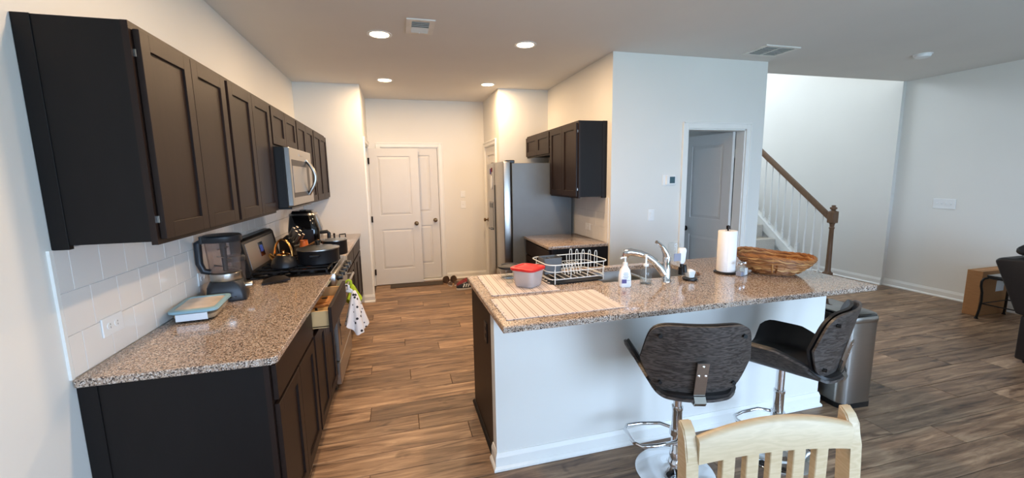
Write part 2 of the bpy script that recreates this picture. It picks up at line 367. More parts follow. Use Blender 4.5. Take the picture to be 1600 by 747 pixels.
# planks as pieces of the floor
PW, PL = .1785, 1.22
full = None
def hidden(x0, x1, y0, y1):
    if x1 < .56: return True
    if y0 > Y4+.12 and x0 > XQ and x1 < XS: return True
    if y0 > Y1 and (x1 < XR or (x0 > XP and x1 < XS)): return True
    if x0 > 1.62 and x1 < 3.82 and y0 > 1.7 and y1 < 2.38: return True
    if y0 > 3.42 and x0 > 2.55 and x1 < XS: return True
    if y0 > 4.3 and x0 > XP and x1 < XS: return True
    return False
yy = 1.829-PW*14; row = 0
pmesh = {}
while yy < 6.2:
    x = .1 + ((row*.4373*PL*1.7) % PL) - PL; row += 1
    y0, y1 = yy, yy+PW; yy += PW
    while x < 7.66:
        a0, a1 = max(x, .02), min(x+PL, 7.68); x += PL
        if y0 > Y1 and a0 < XR: a0 = XR
        lim = 7.68
        if y0 > Y3 and a0 < XP: lim = XP
        elif y0 > Y4+.02 and a0 < XQ: lim = XQ
        a1 = min(a1, lim)
        if a1-a0 < .06 or hidden(a0, a1, y0, y1): continue
        key = round(a1-a0, 3)
        if key not in pmesh:
            o = B(0, a1-a0-.003, 0, PW-.003, -.005, 0, bev=.0018).build('plank', 'plank', fl, smooth=0); pmesh[key] = o.data
        else:
            o = bpy.data.objects.new('plank', pmesh[key]); COL.objects.link(o); o.parent = fl
        o.location = (a0, y0, 0)
# ceiling with the stairwell opening
c = MB()
c.box(-.1, 7.85, YB-.1, Y5, H, H+.28); c.box(-.1, XS, Y5, 8.4, H, H+.28)
struct('ceiling', c, 'ceiling', 'flat matte white ceiling over the kitchen and living room', 'ceiling')
wl = struct('wall_left', B(-.12, 0, YB, 6.4, -.05, H), 'wall', 'long white wall behind the left cabinets')
struct('wall_return', B(0, XR, Y1, Y1+.1, -.05, H), 'wall', 'short white wall ending the left counter run')
w = MB(); w.box(XR-.1, XR, Y1+.1, 5.36, -.05, H); w.box(XR-.1, XR, 5.36, 6.13, 2.075, H); w.box(XR-.1, XR, 6.13, Y2, -.05, H)
struct('wall_passage', w, 'wall', 'narrow side wall with the open doorway behind the white door')
w = MB(); w.box(0, .92, Y2, Y2+.12, -.05, H); w.box(1.765, 2.6, Y2, Y2+.12, -.05, H); w.box(.92, 1.765, Y2, Y2+.12, 2.07, H); w.box(.92, 1.765, Y2+.1, Y2+.2, -.05, 2.07)
struct('wall_back', w, 'wall', 'white wall at the far end of the kitchen')
w = MB(); w.box(XP, XP+.1, Y3+.1, 5.40, -.05, H); w.box(XP, XP+.1, 6.11, Y2, -.05, H); w.box(XP, XP+.1, 5.40, 6.11, 2.07, H); w.box(XP+.08, XP+.12, 5.3, 6.2, -.05, 2.1)
struct('wall_pantry', w, 'wall', 'side wall beyond the refrigerator holding a narrow white door')
struct('wall_alcove_back', B(XP, XQ+.1, Y3, Y3+.1, -.05, H), 'wall', 'white wall facing the camera above the refrigerator')
wq = struct('wall_alcove_side', B(XQ, XQ+.1, Y4+.115, Y3, -.05, H), 'wall', 'white wall behind the right hand cabinets')
w = MB(); w.box(XQ, 4.03, Y4, Y4+.115, -.05, H); w.box(4.752, XS, Y4, Y4+.115, -.05, H); w.box(4.03, 4.752, Y4, Y4+.115, 2.06, H)
struct('wall_middle', w, 'wall', 'white wall in the centre with thermostat and open doorway')
w = MB(); w.box(XS-.1, XS, Y4+.115, 8.3, -.05, 5.3); w.box(XQ, XS, 6.0, 6.1, -.05, H)
struct('wall_hall', w, 'wall', 'wall running back beside the stair hall')
w = MB(); w.box(XW, XW+.15, YB, Y5, -.05, H); w.box(XW-.06, XW+.15, Y5, 8.3, -.05, 5.3)
struct('wall_right', w, 'wall', 'long white wall on the right running on up the stairwell')
w = MB(); w.box(XS-.1, 7.8, 8.3, 8.4, -.05, 5.3); w.box(XS-.1, 7.85, Y5-.1, Y5, H+.28, 5.3); w.box(XS-.1, 7.85, Y5-.1, 8.4, 5.3, 5.4)
struct('wall_stairwell', w, 'wall', 'upper walls closing the stairwell above the ceiling')
w = MB()
for (a, b, z0, z1) in ((-.12, .65, -.05, H), (2.05, 2.75, -.05, H), (5.55, 7.85, -.05, H), (2.75, 5.55, 2.15, H), (.65, 2.05, 2.15, H), (.65, 2.05, -.05, .85)): w.box(a, b, YB-.12, YB, z0, z1)
struct('wall_front', w, 'wall', 'wall behind the camera with guessed openings added to let in daylight')  # unseen door and window openings, guessed to bring daylight in
struct('ground', B(-12, 20, -22, YB-.12, -.4, -.15), 'grass', 'lawn outside the guessed patio opening', 'ground')

# baseboards: moulded profile
def baseboard(name, p0, p1, nrm, label, h=.1):
    p0, p1, nrm = Vector(p0), Vector(p1), Vector(nrm)
    prof = [(0, 0), (.026, 0), (.026, .012), (.018, .022), (.014, .024), (.014, h-.028), (.009, h-.012), (.006, h), (0, h)]
    V = [Vector((*(p.xy+nrm.xy*a), z)) for p in (p0, p1) for a, z in prof]; n = len(prof)
    F = [tuple(range(n))[::-1], tuple(range(n, 2*n))]+[(i, (i+1) % n, n+(i+1) % n, n+i) for i in range(n)]
    return tag(MB().add(V, F).build(name, 'trim', smooth=0), label, 'baseboard', kind='structure')
baseboard('baseboard_right', (XW, YB, 0), (XW, Y5, 0), (-1, 0, 0), 'white baseboard along the right wall')
baseboard('baseboard_stair', (XW-.06, Y5, 0), (XW-.06, 8.3, 0), (-1, 0, 0), 'white baseboard along the stairwell wall')
baseboard('baseboard_passage', (XR, Y1, 0), (XR, 5.34, 0), (1, 0, 0), 'white baseboard wrapping the short passage wall')
baseboard('baseboard_return', (.64, Y1, 0), (XR+.026, Y1, 0), (0, -1, 0), 'white baseboard at the end of the left cabinets')
baseboard('baseboard_back', (1.83, Y2, 0), (XP, Y2, 0), (0, -1, 0), 'white baseboard right of the far door')
baseboard('baseboard_middle', (XQ, Y4, 0), (3.97, Y4, 0), (0, -1, 0), 'white baseboard under the thermostat')
baseboard('baseboard_corner', (4.82, Y4, 0), (XS, Y4, 0), (0, -1, 0), 'white baseboard right of the open doorway')
baseboard('baseboard_left', (0, YB, 0), (0, 1.37, 0), (1, 0, 0), 'white baseboard along the near left wall')

# ---------------------------------------------------------------- doors
def slab_door(name, label, w_, h_, loc, rz, kind='structure'):
    # local: hinge at x=0, leaf along +x, faces at y=0 (front, -y side) and y=.035
    t = thing(name, label, 'door', loc, rz, kind=kind)
    st, z1, z2, z3, z4 = .118, .235, .84, 1.05, h_-.115
    lf = MB()
    lf.box(0, w_, .012, .023, 0, h_)
    for y0, y1 in ((0, .013), (.022, .035)):
        lf.box(0, st, y0, y1, 0, h_); lf.box(w_-st, w_, y0, y1, 0, h_)
        for a, b in ((0, z1), (z2, z3), (z4, h_)): lf.box(st, w_-st, y0, y1, a, b)
    lf.build('leaf', 'door', t, smooth=0)
    for a, b in ((z1, z2), (z3, z4)):
        for s_ in (0, 1):
            p = MB(); g, d = .010, .028
            def fy(y): return y if s_ == 0 else .035-y
            o1 = [(st+g, fy(.0115), a+g), (w_-st-g, fy(.0115), a+g), (w_-st-g, fy(.0115), b-g), (st+g, fy(.0115), b-g)]
            i1 = [(st+g+d, fy(.003), a+g+d), (w_-st-g-d, fy(.003), a+g+d), (w_-st-g-d, fy(.003), b-g-d), (st+g+d, fy(.003), b-g-d)]
            p.add(o1+i1, [(4, 5, 6, 7), (0, 1, 5, 4), (1, 2, 6, 5), (2, 3, 7, 6), (3, 0, 4, 7), (3, 2, 1, 0)])
            p.build('panel', 'door', t, smooth=0)
    return t
def knob(parent, x, z, mat='brass', both=True):
    for s_ in ((-1, 1) if both else (-1,)):
        y0 = 0 if s_ < 0 else .035
        q = Matrix.Translation((x, y0, z)) @ Matrix.Rotation(PI/2*(1 if s_ < 0 else -1), 4, 'X')
        MB().lathe([(.032, 0), (.032, .006), (.013, .01), (.011, .03), (.024, .04), (.029, .052), (.024, .064), (.0005, .068)], 20, mat=q).build('knob', mat, parent)
def hinges(parent, mat='darkmetal', y=-.004):
    for z in (.2, 1.0, 1.85): MB().box(-.012, .012, y-.004, y+.004, z-.045, z+.045).cyl((0, y-.004, z-.045), (0, y-.004, z+.045), .006, n=8).build('hinge', mat, parent)
d = slab_door('door_1', 'white two panel door standing open in front of the far wall', .70, 2.03, (.752, 6.105, .012), 0)
knob(d, .635, .915); hinges(d)
d = slab_door('door_2', 'white two panel door closed in the far wall, half covered by the open door', .81, 2.02, (.935, Y2+.012, .04), 0)
knob(d, .745, .915, both=False)
d = slab_door('door_4', 'narrow white panelled door in the side wall beyond the refrigerator', .69, 2.03, (XP+.006, 6.1, .012), -PI/2)
knob(d, .05, .93, both=False)
d = slab_door('door_3', 'grey shaded panel door ajar inside the middle doorway', .705, 2.03, (4.737, Y4+.122, .012), PI-math.radians(85))
# swing: leaf reaches back into the room
knob(d, .645, .905, 'darkmetal')
for z in (.2, 1.02, 1.80):
    MB().box(-.03, .002, -.012, -.004, z-.045, z+.045).box(-.012, .03, -.003, .0, z-.045, z+.045).cyl((0, -.006, z-.048), (0, -.006, z+.048), .007, n=8).build('hinge', 'steel', d)
def casing(name, label, a0, a1, top, plane, axis, sgn, wd=.06):
    mb = MB()
    def bx(u0, u1, z0, z1, t0, t1):
        lo, hi = sorted((plane+sgn*t0, plane+sgn*t1))
        if axis == 'y': mb.box(u0, u1, lo, hi, z0, z1, bev=.002)
        else: mb.box(lo, hi, u0, u1, z0, z1, bev=.002)
    bx(a0-wd, a0, 0, top+wd, 0, .016); bx(a1, a1+wd, 0, top+wd, 0, .016); bx(a0, a1, top, top+wd, 0, .016)
    bx(a0-wd-.004, a0-wd+.012, 0, top+wd, 0, .022); bx(a1+wd-.012, a1+wd+.004, 0, top+wd, 0, .022); bx(a0-wd, a1+wd, top+wd-.012, top+wd+.004, 0, .022)
    # jamb lining
    bx(a0-.001, a0+.014, 0, top, -.112, .002); bx(a1-.014, a1+.001, 0, top, -.112, .002); bx(a0, a1, top-.014, top+.001, -.112, .002)
    return tag(mb.build(name, 'trim', smooth=0), label, 'door trim', kind='structure')
casing('trim_1', 'white casing around the far closed door', .92, 1.765, 2.065, Y2, 'y', -1)
casing('trim_2', 'white casing around the middle doorway', 4.03, 4.752, 2.055, Y4, 'y', -1)
casing('trim_3', 'white casing around the door beyond the refrigerator', 5.40, 6.11, 2.06, XP, 'x', -1)
casing('trim_4', 'white casing around the passage doorway beside the open door', 5.36, 6.13, 2.07, XR, 'x', 1)
tag(B(.92, 1.765, Y2-.02, Y2+.1, 0, .03, bev=.003).build('trim_5', 'trim', smooth=0), 'white threshold under the far closed door', 'threshold', kind='structure')

# ---------------------------------------------------------------- tiles
TS = .1524
def tiles(parent, plane, sgn, y0, y1, z0, rows, ref, tag_rows=None):
    # grout bed (a part of the wall), then each tile
    lo, hi = sorted((plane, plane+sgn*.004)); MB().box(lo, hi, y0, y1, z0, z0+rows*TS).build('grout_bed', 'grout', parent, smooth=0)
    cache = {}
    for rI in range(rows):
        s0 = ref + (TS/2 if rI % 2 else 0); k = math.floor((y0-s0)/TS)
        a = s0+k*TS
        while a < y1-.005:
            b0, b1 = max(a, y0), min(a+TS, y1); a += TS
            if b1-b0 < .012: continue
            key = round(b1-b0, 3)
            if key not in cache:
                o = B(0, .008, .001, b1-b0-.001, .001, TS-.001, bev=.0012).build('tile', 'tile', parent, smooth=0); cache[key] = o.data
            else:
                o = bpy.data.objects.new('tile', cache[key]); COL.objects.link(o); o.parent = parent
            o.location = (plane + (0 if sgn > 0 else -.008), b0, z0+rI*TS)
tiles(wl, 0, 1, 1.372, 5.255, .9145, 3, 1.44)
tiles(wq, XQ, -1, 3.42, 4.24, .9145, 3, 3.46)
struct('trim_6', B(0, .009, 1.357, 1.371, .9145, 1.372), 'trim', 'thin white strip finishing the near end of the tile backsplash', 'trim')

# ---------------------------------------------------------------- cabinets (local: x along width, front at -y, back y=0)
def shaker(parent, x0, x1, z0, z1, yf, name='door', open_=0, fw=.058):
    t = .019; mb = MB()
    mb.box(x0, x0+fw, yf-t, yf, z0, z1, bev=.0012); mb.box(x1-fw, x1, yf-t, yf, z0, z1, bev=.0012)
    mb.box(x0+fw-.001, x1-fw+.001, yf-t, yf, z0, z0+fw, bev=.0012); mb.box(x0+fw-.001, x1-fw+.001, yf-t, yf, z1-fw, z1, bev=.0012)
    d_ = mb.build(name, 'cabinet', parent, smooth=0)
    B(x0+fw-.004, x1-fw+.004, yf-.010, yf-.003, z0+fw-.004, z1-fw+.004).build('panel', 'cabinet', d_, smooth=0)
    return d_
def wall_cab(label, loc, rz, wd, dp, z0, z1, endl=False, endr=False, group='dark wall cabinets', nd=2):
    t = thing('wall_cabinet', label, 'cabinet', loc, rz, group)
    b = MB(); b.box(.001, wd-.001, -dp+.019, -.001, z0+.012, z1, bev=.001)
    b.build('body', 'cabend', t, smooth=0)
    ff = MB(); g = .038
    ff.box(.0005, g, -dp, -dp+.02, z0, z1); ff.box(wd-g, wd-.0005, -dp, -dp+.02, z0, z1); ff.box(g, wd-g, -dp, -dp+.02, z1-g, z1); ff.box(g, wd-g, -dp, -dp+.02, z0, z0+g)
    ff.build('face_frame', 'cabinet', t, smooth=0)
    if endl: B(-.003, .02, -.05, -.001, z0-.002, z1+.001, bev=.001).build('scribe_strip', 'cabend', t, smooth=0)
    if endr: B(wd-.02, wd+.003, -.05, -.001, z0-.002, z1+.001, bev=.001).build('scribe_strip', 'cabend', t, smooth=0)
    m_ = .018; ww = (wd-2*m_-.004*(nd-1))/nd
    for i in range(nd): 
        dd = shaker(t, m_+i*(ww+.004), m_+i*(ww+.004)+ww, z0+.018, z1-.022, -dp-.002)
        if i in (0, nd-1):
            hx = m_-.003 if i == 0 else wd-m_+.003
            for zz in (z0+.09, z1-.10): B(hx-.002, hx+.002, -dp-.008, -dp, zz-.012, zz+.012).build('hinge', 'steel', dd, smooth=0)
    return t
ZT = 2.126; ZB = 1.372
ys = [1.382, 2.144, 2.906, 3.668, 4.430]
lab = ['dark brown wall cabinet nearest the camera, its end panel showing', 'dark brown wall cabinet between the nearest one and the microwave', 'short dark brown wall cabinet above the microwave', 'dark brown wall cabinet just past the microwave', 'dark brown wall cabinet farthest along the left wall']
for i, y in enumerate(ys):
    wall_cab(lab[i], (.0005, y, 0), PI/2, .761 if i < 4 else .826, .305, ZB if i != 2 else 1.832, ZT, endl=(i == 0))
RX = XQ-.0005
wall_cab('dark brown wall cabinet hanging over the small right counter', (RX, 4.245, 0), -PI/2, .77, .305, ZB, ZT, endr=True)
wall_cab('short dark brown wall cabinet above the refrigerator', (RX, 5.165, 0), -PI/2, .918, .305, 1.842, ZT)

def base_cab(label, loc, rz, wd, dp=.61, drawer_open=0, endl=False, endr=False, nd=2, ndr=1):
    t = thing('base_cabinet', label, 'cabinet', loc, rz, 'dark base cabinets')
    zt = .882; b = MB()
    # carcass as panels so that an open drawer shows its inside
    b.box(.001, .019, -dp+.02, -.001, .1, zt); b.box(wd-.019, wd-.001, -dp+.02, -.001, .1, zt); b.box(.019, wd-.019, -.012, -.001, .1, zt); b.box(.019, wd-.019, -dp+.02, -.012, .1, .118)
    b.box(.019, wd-.019, -dp+.02, -dp+.1, zt-.018, zt)
    b.build('body', 'cabend', t, smooth=0)
    ff = MB(); g = .038
    ff.box(.0005, g, -dp, -dp+.02, .1, zt); ff.box(wd-g, wd-.0005, -dp, -dp+.02, .1, zt); ff.box(g, wd-g, -dp, -dp+.02, zt-.03, zt); ff.box(g, wd-g, -dp, -dp+.02, .1, .14); ff.box(g, wd-g, -dp, -dp+.02, .69, .725)
    ff.build('face_frame', 'cabinet', t, smooth=0)
    B(.001, wd-.001, -dp+.075, -dp+.09, 0, .1).build('toe_kick', 'kick', t, smooth=0)
    if endl: B(-.004, .02, -.06, -.001, .0, zt, bev=.001).build('scribe_strip', 'cabend', t, smooth=0); B(-.001, .001, -dp+.075, -.001, 0, .1).build('end_foot', 'cabend', t, smooth=0)
    if endr: B(wd-.001, wd+.004, -dp+.07, -.001, .0, zt, bev=.001).build('end_panel', 'cabend', t, smooth=0)
    m_ = .018; ww = (wd-2*m_-.004*(nd-1))/nd
    for i in range(nd): shaker(t, m_+i*(ww+.004), m_+i*(ww+.004)+ww, .118, .70, -dp-.002)
    wr = (wd-2*m_-.004*(ndr-1))/ndr
    for i in range(ndr):
        a = m_+i*(wr+.004); yo = -dp-.002-drawer_open
        dr = B(a, a+wr, yo-.019, yo, .718, .866, bev=.0015).build('drawer', 'cabinet', t, smooth=0)
        bx = MB(); L = .5
        bx.box(a+.03, a+.045, yo, yo+L, .742, .838); bx.box(a+wr-.045, a+wr-.03, yo, yo+L, .742, .838); bx.box(a+.03, a+wr-.03, yo+L-.012, yo+L, .742, .838); bx.box(a+.03, a+wr-.03, yo, yo+L, .736, .748)
        bx.build('drawer_box', 'cabin', dr, smooth=0)
    return t
base_cab('dark base cabinet nearest the camera with its plain end panel', (.0005, 1.382, 0), PI/2, .752, endl=True)
open_cab = base_cab('dark base cabinet beside the range with its drawer pulled open', (.0005, 2.135, 0), PI/2, .70, drawer_open=.10)
base_cab('dark base cabinet just past the range', (.0005, 3.615, 0), PI/2, .82, ndr=2)
base_cab('dark base cabinet farthest along the left wall', (.0005, 4.436, 0), PI/2, .82, ndr=2)
base_cab('dark base cabinet under the small right counter', (RX, 4.225, 0), -PI/2, .80, endr=True)

def slab(name, label, x0, x1, y0, y1, corners='', z0=.884, z1=.914):
    return tag(B(x0, x1, y0, y1, z0, z1, bev=.004, seg=2).build(name, 'granite', smooth=30), label, 'countertop')
sl = MB(); pl = [(.0095, 1.356), (.628, 1.356), (.648, 1.376), (.648, 2.838), (.0095, 2.838)]
sl.prism(pl, .884, .914); bmesh.ops.bevel(sl.bm, geom=list(sl.bm.edges), offset=.003, segments=1, affect='EDGES')
tag(sl.build('countertop', 'granite', smooth=0), 'speckled granite countertop on the near left cabinets', 'countertop')
slab('countertop', 'speckled granite countertop beyond the range', .0095, .648, 3.612, 5.256)
slab('countertop', 'small speckled granite countertop beside the refrigerator', XQ-.648, XQ-.0095, 3.41, 4.232)

# ---------------------------------------------------------------- electrical plates
def plate(name, label, loc, rz, w_=.072, h_=.116, kind='outlet', mat='white', n=1):
    # local: plate lies in x-z plane facing -y
    t = thing(name, label, 'switch' if kind != 'outlet' else 'outlet', loc, rz)
    B(-w_/2, w_/2, -.006, 0, -h_/2, h_/2, bev=.002).build('cover_plate', mat, t, smooth=0)
    if kind == 'outlet':
        horiz = w_ > h_
        for s_ in (-1, 1):
            cx, cz = (s_*.022, 0) if horiz else (0, s_*.022)
            so = MB().prism([(cx+.0165*math.cos(a*PI/8), cz+.0165*math.sin(a*PI/8)*.85) for a in range(16)], -.0085, -.005, 'y').build('socket', mat, t, smooth=0)
            sl_ = MB()
            for q in (-1, 1):
                if horiz: sl_.box(cx-.001+q*0, cx+.001+q*0, -.009, -.0084, cz+q*.006-.0035, cz+q*.006+.0035)
                else: sl_.box(cx+q*.006-.001, cx+q*.006+.001, -.009, -.0084, cz-.0035, cz+.0035)
            sl_.build('slots', 'black', so, smooth=0)
    else:
        for i in range(n):
            cx = (i-(n-1)/2)*.046
            if kind == 'rocker': B(cx-.016, cx+.016, -.010, -.004, -.033, .033, bev=.002).build('rocker', mat, t, smooth=0)
            else:
                b = MB().box(cx-.005, cx+.005, -.009, -.004, -.012, .012); b.add([(cx-.004, -.008, -.002), (cx+.004, -.008, -.002), (cx+.004, -.008, .010), (cx-.004, -.008, .010), (cx-.003, -.020, .006), (cx+.003, -.020, .006), (cx+.003, -.018, .012), (cx-.003, -.018, .012)], [(0, 1, 5, 4), (1, 2, 6, 5), (2, 3, 7, 6), (3, 0, 4, 7), (4, 5, 6, 7)])
                b.build('toggle', mat, t, smooth=0)
    return t
plate('wall_outlet', 'white outlet on the tile backsplash nearest the camera', (.0085, 1.597, 1.037), PI/2, .125, .075)
plate('wall_outlet', 'white outlet on the tile backsplash behind the blender', (.0085, 2.405, 1.04), PI/2, .118, .075)
plate('wall_outlet', 'white outlet on the tiles above the small right counter', (XQ-.0085, 3.875, 1.035), -PI/2, .118, .075)
plate('wall_outlet', 'white outlet low on the stairwell wall behind the balusters', (XW-.0605, 5.12, .36), -PI/2)
plate('light_switch', 'white single switch on the middle wall below the thermostat', (3.631, Y4, 1.183), 0, kind='rocker')
plate('light_switch', 'upper of the two switch plates on the far wall', (2.123, Y2, 1.345), 0, .075, .1, kind='rocker')
plate('light_switch', 'lower of the two switch plates on the far wall', (2.121, Y2, 1.18), 0, .08, .116, kind='toggle')
plate('light_switch', 'wide four toggle switch plate on the right wall', (XW, 3.24, 1.173), -PI/2, .225, .125, kind='toggle', n=4)
t = thing('thermostat', 'white thermostat with a dark screen on the middle wall', 'thermostat', (3.825, Y4, 1.535))
B(-.075, .07, -.008, 0, -.055, .055, bev=.003).build('wall_plate', 'white', t, smooth=0)
B(-.04, .068, -.028, -.006, -.045, .045, bev=.004).build('body', 'white', t, smooth=0)
B(-.005, .055, -.0295, -.027, -.032, .034).build('screen', 'lcd', t, smooth=0)

# ---------------------------------------------------------------- ceiling fittings
LIGHTS = [((1.064, 3.358), 'recessed ceiling light nearest the left cabinets'), ((2.300, 3.369), 'recessed ceiling light nearest the island, right of the square vent'), ((1.061, 4.976), 'recessed ceiling light above the open white door'), ((2.300, 4.984), 'recessed ceiling light above the refrigerator front'), ((1.064, 1.70), 'recessed ceiling light above the near end of the left counter'), ((2.300, 1.70), 'recessed ceiling light above the left half of the island')]
for (lx, ly), lb in LIGHTS:
    t = thing('recessed_light', lb, 'ceiling light', (lx, ly, H), 0, 'recessed kitchen lights')
    MB().lathe([(.075, -.002), (.082, -.006), (.098, -.004), (.1, 0), (.075, 0)], 32).build('trim_ring', 'white', t)
    MB().lathe([(.0005, -.004), (.074, -.004), (.074, -.001), (.0005, -.001)], 32).build('diffuser', 'lamp', t)
    L = bpy.data.lights.new('recessed_lamp', 'AREA'); L.shape = 'DISK'; L.size = .14; L.energy = 11.0; L.color = (1.0, .69, .41); L.spread = PI
    lo = bpy.data.objects.new('recessed_lamp', L); COL.objects.link(lo); lo.location = (lx, ly, H-.012)
t = thing('ceiling_vent', 'small square ceiling vent between the recessed lights', 'vent', (1.372, 3.105, H))
fr = MB()
for a, b, c0, d0 in ((-.105, .105, -.155, -.115), (-.105, .105, .115, .155), (-.105, -.065, -.115, .115), (.065, .105, -.115, .115)): fr.box(a, b, c0, d0, -.009, 0)
fr.build('frame', 'vent', t, smooth=0); B(-.065, .065, -.115, .115, -.002, -.0005).build('backing', 'ventdark', t, smooth=0)
for i in range(7): MB().box(-.065, .065, -.012, .012, -.001, .001).build('louvre', 'vent', t, smooth=0, loc=(0, -.1+i*.033, -.007), rot=(math.radians(35 if i < 4 else -35), 0, 0))
B(-.004, .004, .1, .125, -.018, -.006).build('damper_lever', 'white', t, smooth=0)
t = thing('ceiling_vent', 'wide ceiling vent over the middle wall corner', 'vent', (4.66, 3.05, H))
fr = MB()
for a, b, c0, d0 in ((-.2, .2, -.15, -.12), (-.2, .2, .12, .15), (-.2, -.16, -.12, .12), (.16, .2, -.12, .12), (-.008, .008, -.12, .12)): fr.box(a, b, c0, d0, -.01, 0)
fr.build('frame', 'vent', t, smooth=0); B(-.16, .16, -.12, .12, -.002, -.0005).build('backing', 'ventdark', t, smooth=0)
for i in range(8): MB().box(-.16, .16, -.012, .012, -.001, .001).build('louvre', 'vent', t, smooth=0, loc=(0, -.105+i*.03, -.006), rot=(math.radians(35), 0, 0))
t = thing('smoke_detector', 'white round smoke detector on the ceiling at right', 'smoke detector', (6.34, 2.83, H))
MB().lathe([(.07, 0), (.07, -.012), (.062, -.03), (.045, -.036), (.0005, -.036)], 28).build('body', 'white', t)
MB().lathe([(.078, 0), (.078, -.006), (.07, -.007)], 28).build('base_ring', 'white', t)

# ---------------------------------------------------------------- microwave
t = thing('microwave', 'stainless over-range microwave with curved handle', 'microwave', (.0005, 2.907, 0), PI/2)
W_ = .758; zb, zt = 1.402, 1.829
B(0, W_, -.385, -.001, zb, zt, bev=.003).build('body', 'black', t, smooth=0)
mf = MB(); mf.box(.0, W_, -.42, -.386, zb+.012, zt-.002, bev=.004); mf.build('door', 'steelh', t, smooth=0)
B(.05, .64, -.4215, -.419, zb+.07, zt-.085).build('window_border', 'darkmetal', t, smooth=0)
B(.06, .53, -.4225, -.421, zb+.105, zt-.13).build('window', 'steelh', t, smooth=0)
hp = [(.555, -.42-.062*math.sin(PI*i/14), zb+.075+.285*i/14) for i in range(15)]
MB().tube(hp, .014, 10).build('handle', 'steel', t)
B(.03, .73, -.40, -.03, zb-.012, zb+.001).build('underside_grille', 'black', t, smooth=0)
B(.30, .44, -.4225, -.4195, zt-.048, zt-.036).build('nameplate', 'steel', t, smooth=0)

# ---------------------------------------------------------------- range
R0 = 2.845; RW = .762
t = thing('kitchen_range', 'stainless and black gas range standing between the left counters', 'range', (.0095, R0, 0), PI/2)
B(.004, RW-.004, -.60, -.001, .02, .905, bev=.003).build('body', 'black', t, smooth=0)
mb = MB(); mb.box(.002, RW-.002, -.625, -.06, .905, .925, bev=.004); mb.build('cooktop', 'blackgloss', t, smooth=0)
B(.002, RW-.002, -.655, -.602, .818, .918, bev=.008, seg=2).build('control_panel', 'steelh', t, smooth=30)
for i in range(5):
    x = .1+i*.14; q = Matrix.Translation((x, -.655, .868)) @ Matrix.Rotation(PI/2, 4, 'X')
    kn = MB().lathe([(.024, 0), (.026, .006), (.021, .012), (.019, .036), (.0005, .038)], 18, mat=q).build('knob', 'black', t)
    B(x-.003, x+.003, -.6955, -.688, .85, .888).build('pointer', 'steel', kn, smooth=0)
B(.006, RW-.006, -.645, -.602, .245, .81, bev=.004).build('oven_door', 'steelh', t, smooth=0)
B(.10, RW-.10, -.6475, -.644, .33, .68).build('oven_window', 'blackgloss', t, smooth=0)
hd = MB(); hd.tube([(.05, -.70, .765), (RW-.05, -.70, .765)], .012, 12)
for x in (.07, RW-.07): hd.cyl((x, -.645, .765), (x, -.70, .765), .009, n=10)
hd.build('oven_handle', 'steel', t)
B(.006, RW-.006, -.642, -.602, .055, .235, bev=.006).build('storage_drawer', 'steelh', t, smooth=0)
for x in (.03, RW-.03):
    for y in (-.57, -.05): MB().cyl((x, y, 0), (x, y, .022), .015, n=10).build('foot', 'black', t)
for i in range(6): B(-.002, .004, -.585+i*.03, -.57+i*.03, .08, .88).build('side_rib', 'black', t, smooth=0)
bg_ = MB().prism([(-.001, .925), (-.105, .925), (-.115, .95), (-.075, 1.175), (-.055, 1.195), (-.001, 1.195)], .0, RW, 'x')
bmesh.ops.bevel(bg_.bm, geom=list(bg_.bm.edges), offset=.004, segments=1, affect='EDGES'); bgo = bg_.build('backguard', 'black', t, smooth=0)
def bgp(x0, x1, s0, s1, off):   # plate lying on the sloped backguard face
    def P(x, s): return (x, -.115+.04*s - off, .95+.225*s-off*.18)
    def Pb(x, s): return (x, -.115+.04*s + .002, .95+.225*s)
    return MB().add([P(x0, s0), P(x1, s0), P(x1, s1), P(x0, s1), Pb(x0, s0), Pb(x1, s0), Pb(x1, s1), Pb(x0, s1)], [(0, 1, 2, 3), (4, 7, 6, 5), (0, 4, 5, 1), (1, 5, 6, 2), (2, 6, 7, 3), (3, 7, 4, 0)])
bgp(.05, .71, .1, .93, .002).build('control_fascia', 'steelh', bgo, smooth=0)
bgp(.30, .40, .35, .82, .004).build('display', 'blackgloss', bgo, smooth=0)
bgp(.32, .38, .5, .72, .005).build('clock_digits', 'screen', bgo, smooth=0)
for gx in (.03, .265, .50):
    g = MB(); w3 = .225
    for y in (-.60, -.35, -.10): g.box(gx, gx+w3, y-.005, y+.005, .945, .956)
    for x in (gx+.005, gx+w3/2, gx+w3-.005): g.box(x-.005, x+.005, -.60, -.10, .945, .956)
    for x in (gx+.006, gx+w3-.006):
        for y in (-.595, -.105): g.box(x-.006, x+.006, y-.006, y+.006, .924, .946)
    g.build('grate', 'iron', t, smooth=0)
for bx_, by_ in ((.14, -.47), (.14, -.22), (.62, -.47), (.62, -.22), (.38, -.35)):
    MB().lathe([(.045, .924), (.045, .934), (.03, .94), (.0005, .941)], 20, c=(bx_, by_, 0)).build('burner', 'iron', t)

def at(name, label, cat, x, y, z, rz=0, group=None): return thing(name, label, cat, (x, y, z), rz, group)
ZC = .914; ZG = .956
